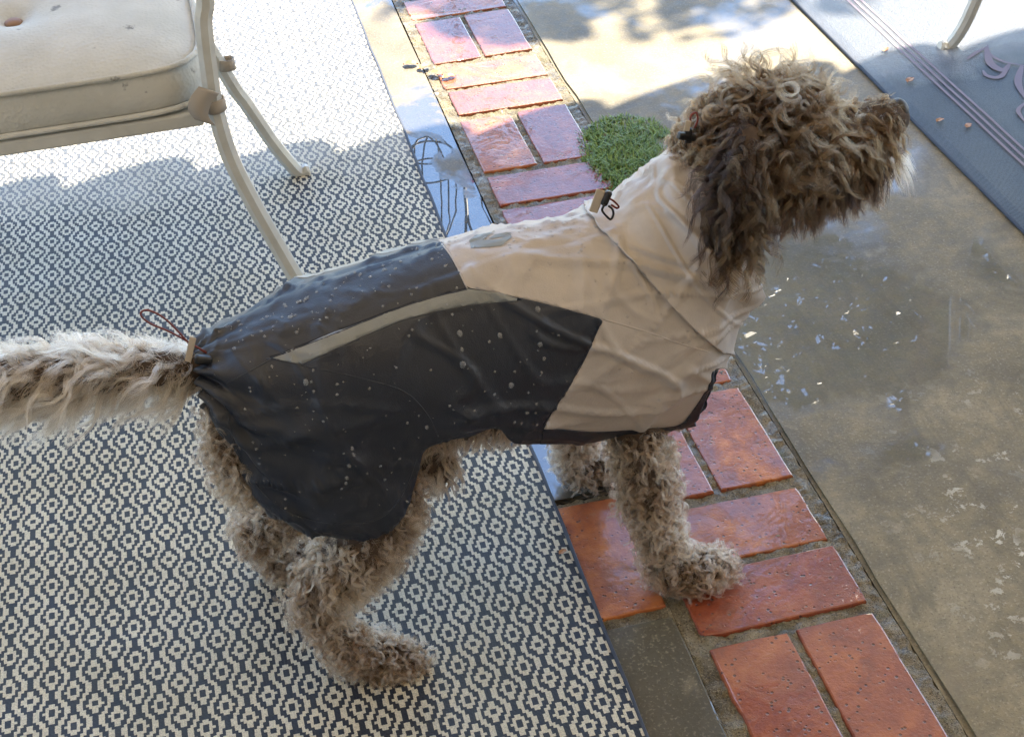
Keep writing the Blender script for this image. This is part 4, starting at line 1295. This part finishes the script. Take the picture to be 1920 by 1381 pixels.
# tail: long loose waves, thicker below
P, N, A = sample(isr('tail'), 13000)
fl = X3(len(P), (-1.0, -0.11, -0.34)) + rng.normal(0, 0.16, (len(P), 3))
grow('tail_fur', P, N, fl, 26, 0.056, 0.0042, 1.0, 0.36, 0.30, 0.0050, ((.24, .185, .14), (.31, .245, .19)), ((.34, .27, .205), (.58, .49, .40)), K=16, clump=0.82, rad=0.00024, frizz=0.0022, cvar=0.18)
# crown and cheeks: big open curls
P, N, A = sample(isr('skull'), 14500)
occ = px_dog(1330, 290, 0)[0]
hl = 0.056 * np.clip((P[:, 0] - occ) / 0.05, 0.4, 1.0)
top = np.clip(N[:, 2], 0, 1)[:, None]
fl = rng.normal(0, 0.75, (len(P), 3)) + X3(len(P), (0.0, 0, -0.65)) * (1 - top)
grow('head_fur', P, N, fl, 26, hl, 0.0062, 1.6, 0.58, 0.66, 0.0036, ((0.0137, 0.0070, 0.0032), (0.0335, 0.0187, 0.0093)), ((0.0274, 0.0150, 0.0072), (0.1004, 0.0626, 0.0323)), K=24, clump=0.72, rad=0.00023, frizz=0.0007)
P, N, A = sample(isr('skull') & (cent[:, 2] > 0.50) & (cent[:, 0] > occ + 0.03), 1100)   # stray loops standing off the crown
grow('head_fur', P, N, rng.normal(0, 1, (len(P), 3)), 13, 0.062, 0.0095, 1.2, 0.95, 0.5, 0.0022, ((0.0148, 0.0083, 0.0041), (0.0393, 0.0229, 0.0118)), ((0.0393, 0.0229, 0.0118), (0.1079, 0.0666, 0.0342)), K=22, clump=0.6, rad=0.00022, frizz=0.0008)
P, N, A = sample(isr('neck'), 15000)
hn = 0.048 * np.clip(1.0 - 0.9 * N[:, 2], 0.3, 1.0)
grow('head_fur', P, N, X3(len(P), (-0.35, 0, -1.0)) + rng.normal(0, 0.3, (len(P), 3)), 22, hn, 0.0050, 1.7, 0.6, 0.6, 0.0048, ((0.0056, 0.0028, 0.0013), (0.0123, 0.0062, 0.0029)), ((0.0101, 0.0051, 0.0024), (0.0335, 0.0169, 0.0068)), K=22, clump=0.75, rad=0.00023, frizz=0.001)
# ears: long dark ringlets
P, N, A = sample(isr('ear'), 16000)
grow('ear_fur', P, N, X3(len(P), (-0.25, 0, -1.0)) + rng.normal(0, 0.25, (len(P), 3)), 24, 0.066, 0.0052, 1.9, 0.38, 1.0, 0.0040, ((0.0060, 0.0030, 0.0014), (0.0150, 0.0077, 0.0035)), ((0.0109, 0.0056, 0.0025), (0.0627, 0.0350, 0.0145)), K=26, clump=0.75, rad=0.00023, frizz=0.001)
P, N, A = sample(isr('far_ear'), 10000)
grow('ear_fur', P, N, X3(len(P), (0.1, 0, -1.0)), 20, 0.034, 0.0045, 1.1, 0.35, 0.9, 0.0048, ((0.0060, 0.0030, 0.0014), (0.0150, 0.0077, 0.0035)), ((0.0109, 0.0056, 0.0025), (0.0491, 0.0281, 0.0124)), K=15, clump=0.9, rad=0.00023, frizz=0.001)
# muzzle: locks falling forward and down
P, N, A = sample(isr('muzzle') & (cent[:, 0] < nz[0] - 0.012), 17000)
fl = X3(len(P), (0.28, 0, -1.0)) + rng.normal(0, 0.28, (len(P), 3))
grow('head_fur', P, N, fl, 20, 0.046, 0.0036, 1.4, 0.32, 0.95, 0.0036, ((0.0167, 0.0083, 0.0035), (0.0426, 0.0220, 0.0098)), ((0.0365, 0.0176, 0.0068), (0.1217, 0.0676, 0.0269)), K=22, clump=0.75, rad=0.00023, frizz=0.0008)
jm = isr('jaw'); chin_x = px_dog(1640, 330, 0)[0]
P, N, A = sample(jm & (cent[:, 0] <= chin_x), 13000)
grow('head_fur', P, N, X3(len(P), (0.1, 0, -1.0)), 24, 0.040, 0.003, 0.8, 0.5, 1.0, 0.005, ((0.0054, 0.0028, 0.0013), (0.0123, 0.0062, 0.0030)), ((0.0089, 0.0046, 0.0021), (0.0268, 0.0138, 0.0063)), K=14, clump=0.8, rad=0.00023, frizz=0.0015)
P, N, A = sample(jm & (cent[:, 0] > chin_x), 16000)
grow('beard', P, N, X3(len(P), (0.18, 0, -1.0)), 26, 0.044, 0.0022, 0.5, 0.42, 1.1, 0.005, ((.34, .25, .18), (.46, .37, .29)), ((.46, .38, .30), (.68, .60, .50)), K=13, rad=0.00022, frizz=0.002)

def mat_hair():
    q = NT("dog_hair")
    at = q.n('ShaderNodeAttribute'); at.attribute_name = 'hair_col'
    hb = q.n('ShaderNodeBsdfHairPrincipled'); hb.model = 'CHIANG'; hb.parametrization = 'COLOR'
    hb.inputs['Roughness'].default_value = 0.32; hb.inputs['Radial Roughness'].default_value = 0.5
    q.l(at.outputs['Color'], hb.inputs['Color'])
    q.l(hb.outputs[0], q.t.nodes['Material Output'].inputs[0])
    return q.mat
M['hair'] = mat_hair()
for part, lst in ALL.items():
    if part == 'ear_fur': nm = 'ear_fur'
    cv = bpy.data.hair_curves.new(part)
    ns = sum(len(a[0]) for a in lst)
    sizes = np.concatenate([np.full(len(a[0]), a[0].shape[1]) for a in lst])
    cv.add_curves(sizes.tolist())
    pos = np.concatenate([a[0].reshape(-1, 3) for a in lst]) - np.array(DO)
    col = np.concatenate([a[1].reshape(-1, 3) for a in lst]); rad = np.concatenate([a[2].reshape(-1) for a in lst])
    cv.attributes['position'].data.foreach_set('vector', pos.astype(np.float32).ravel())
    ra = cv.attributes.get('radius') or cv.attributes.new('radius', 'FLOAT', 'POINT')
    ra.data.foreach_set('value', rad.astype(np.float32))
    ca = cv.attributes.new('hair_col', 'FLOAT_COLOR', 'POINT')
    ca.data.foreach_set('color', np.concatenate([np.clip(col, 0.004, 0.9), np.ones((len(col), 1))], 1).astype(np.float32).ravel())
    o = bpy.data.objects.new(part, cv); COL.objects.link(o)
    cv.materials.append(M['hair']); o.parent = dog
    print('FUR', part, ns, len(pos))
scene.cycles_curves.shape = 'RIBBONS' if hasattr(scene, 'cycles_curves') else 'RIBBONS'
scene.cycles_curves.subdivisions = 2

# ------------------------------------------------------------------ rain beads on the coat
M['water'] = plain("water_bead", (0.95, 0.97, 1.0), 0.02, IOR=1.36, Transmission_Weight=0.86)
VV, FF = [], []
def bead(u, v, r, stretch=1.0):
    h = on_coat(u, v, 0.0)
    if h is None: return
    p, n_ = h
    n_ = Vector(n_); d = Vector((0, 0, -1)); d = d - n_ * d.dot(n_)
    if d.length < 1e-3: d = Vector((1, 0, 0))
    d.normalize(); b = n_.cross(d); k0 = len(VV)
    for lat, (cr_, h_) in enumerate(((1.0, 0.0), (0.92, 0.38), (0.6, 0.72))):
        for k in range(8):
            a = k * math.pi / 4
            q = Vector(p) + d * (math.cos(a) * r * cr_ * stretch) + b * (math.sin(a) * r * cr_) + n_ * (h_ * r * 0.8 + 0.0005)
            VV.append(q - DO)
    VV.append(Vector(p) + n_ * (0.68 * r + 0.0005) - DO)
    for l_ in range(2):
        for k in range(8):
            FF.append((k0 + l_ * 8 + k, k0 + l_ * 8 + (k + 1) % 8, k0 + l_ * 8 + 8 + (k + 1) % 8, k0 + l_ * 8 + 8 + k))
    for k in range(8): FF.append((k0 + 16 + k, k0 + 16 + (k + 1) % 8, k0 + 24))
for _ in range(420):
    u = random.uniform(390, 1330); v = random.uniform(420, 1000)
    bead(u, v, random.choice((0.0008, 0.0010, 0.0016)))
for _ in range(120):      # thick along the back where the rain lands
    u = random.uniform(430, 1130)
    top_v = np.interp(u, [430, 620, 830, 1110], [610, 525, 445, 402])
    bead(u, top_v + abs(random.gauss(0, 26)), random.choice((0.0009, 0.0012, 0.0019)))
for (u, v, r) in ((862, 625, .003), (866, 655, .002), (868, 683, .0034), (937, 628, .0026), (1008, 580, .003), (1013, 645, .0028), (1020, 672, .002), (958, 722, .003), (988, 773, .0024), (574, 716, .003),
                  (660, 840, .002), (662, 852, .002), (655, 872, .0022), (650, 895, .002), (640, 915, .0016), (648, 905, .0018), (1015, 698, .0015), (800, 800, .002), (1090, 470, .0016), (545, 595, .0026), (575, 560, .0022)):
    bead(u, v, r, 1.3)
o = from_data('water_beads', VV, FF, M['water'], coat, True)
o['kind'] = 'stuff'
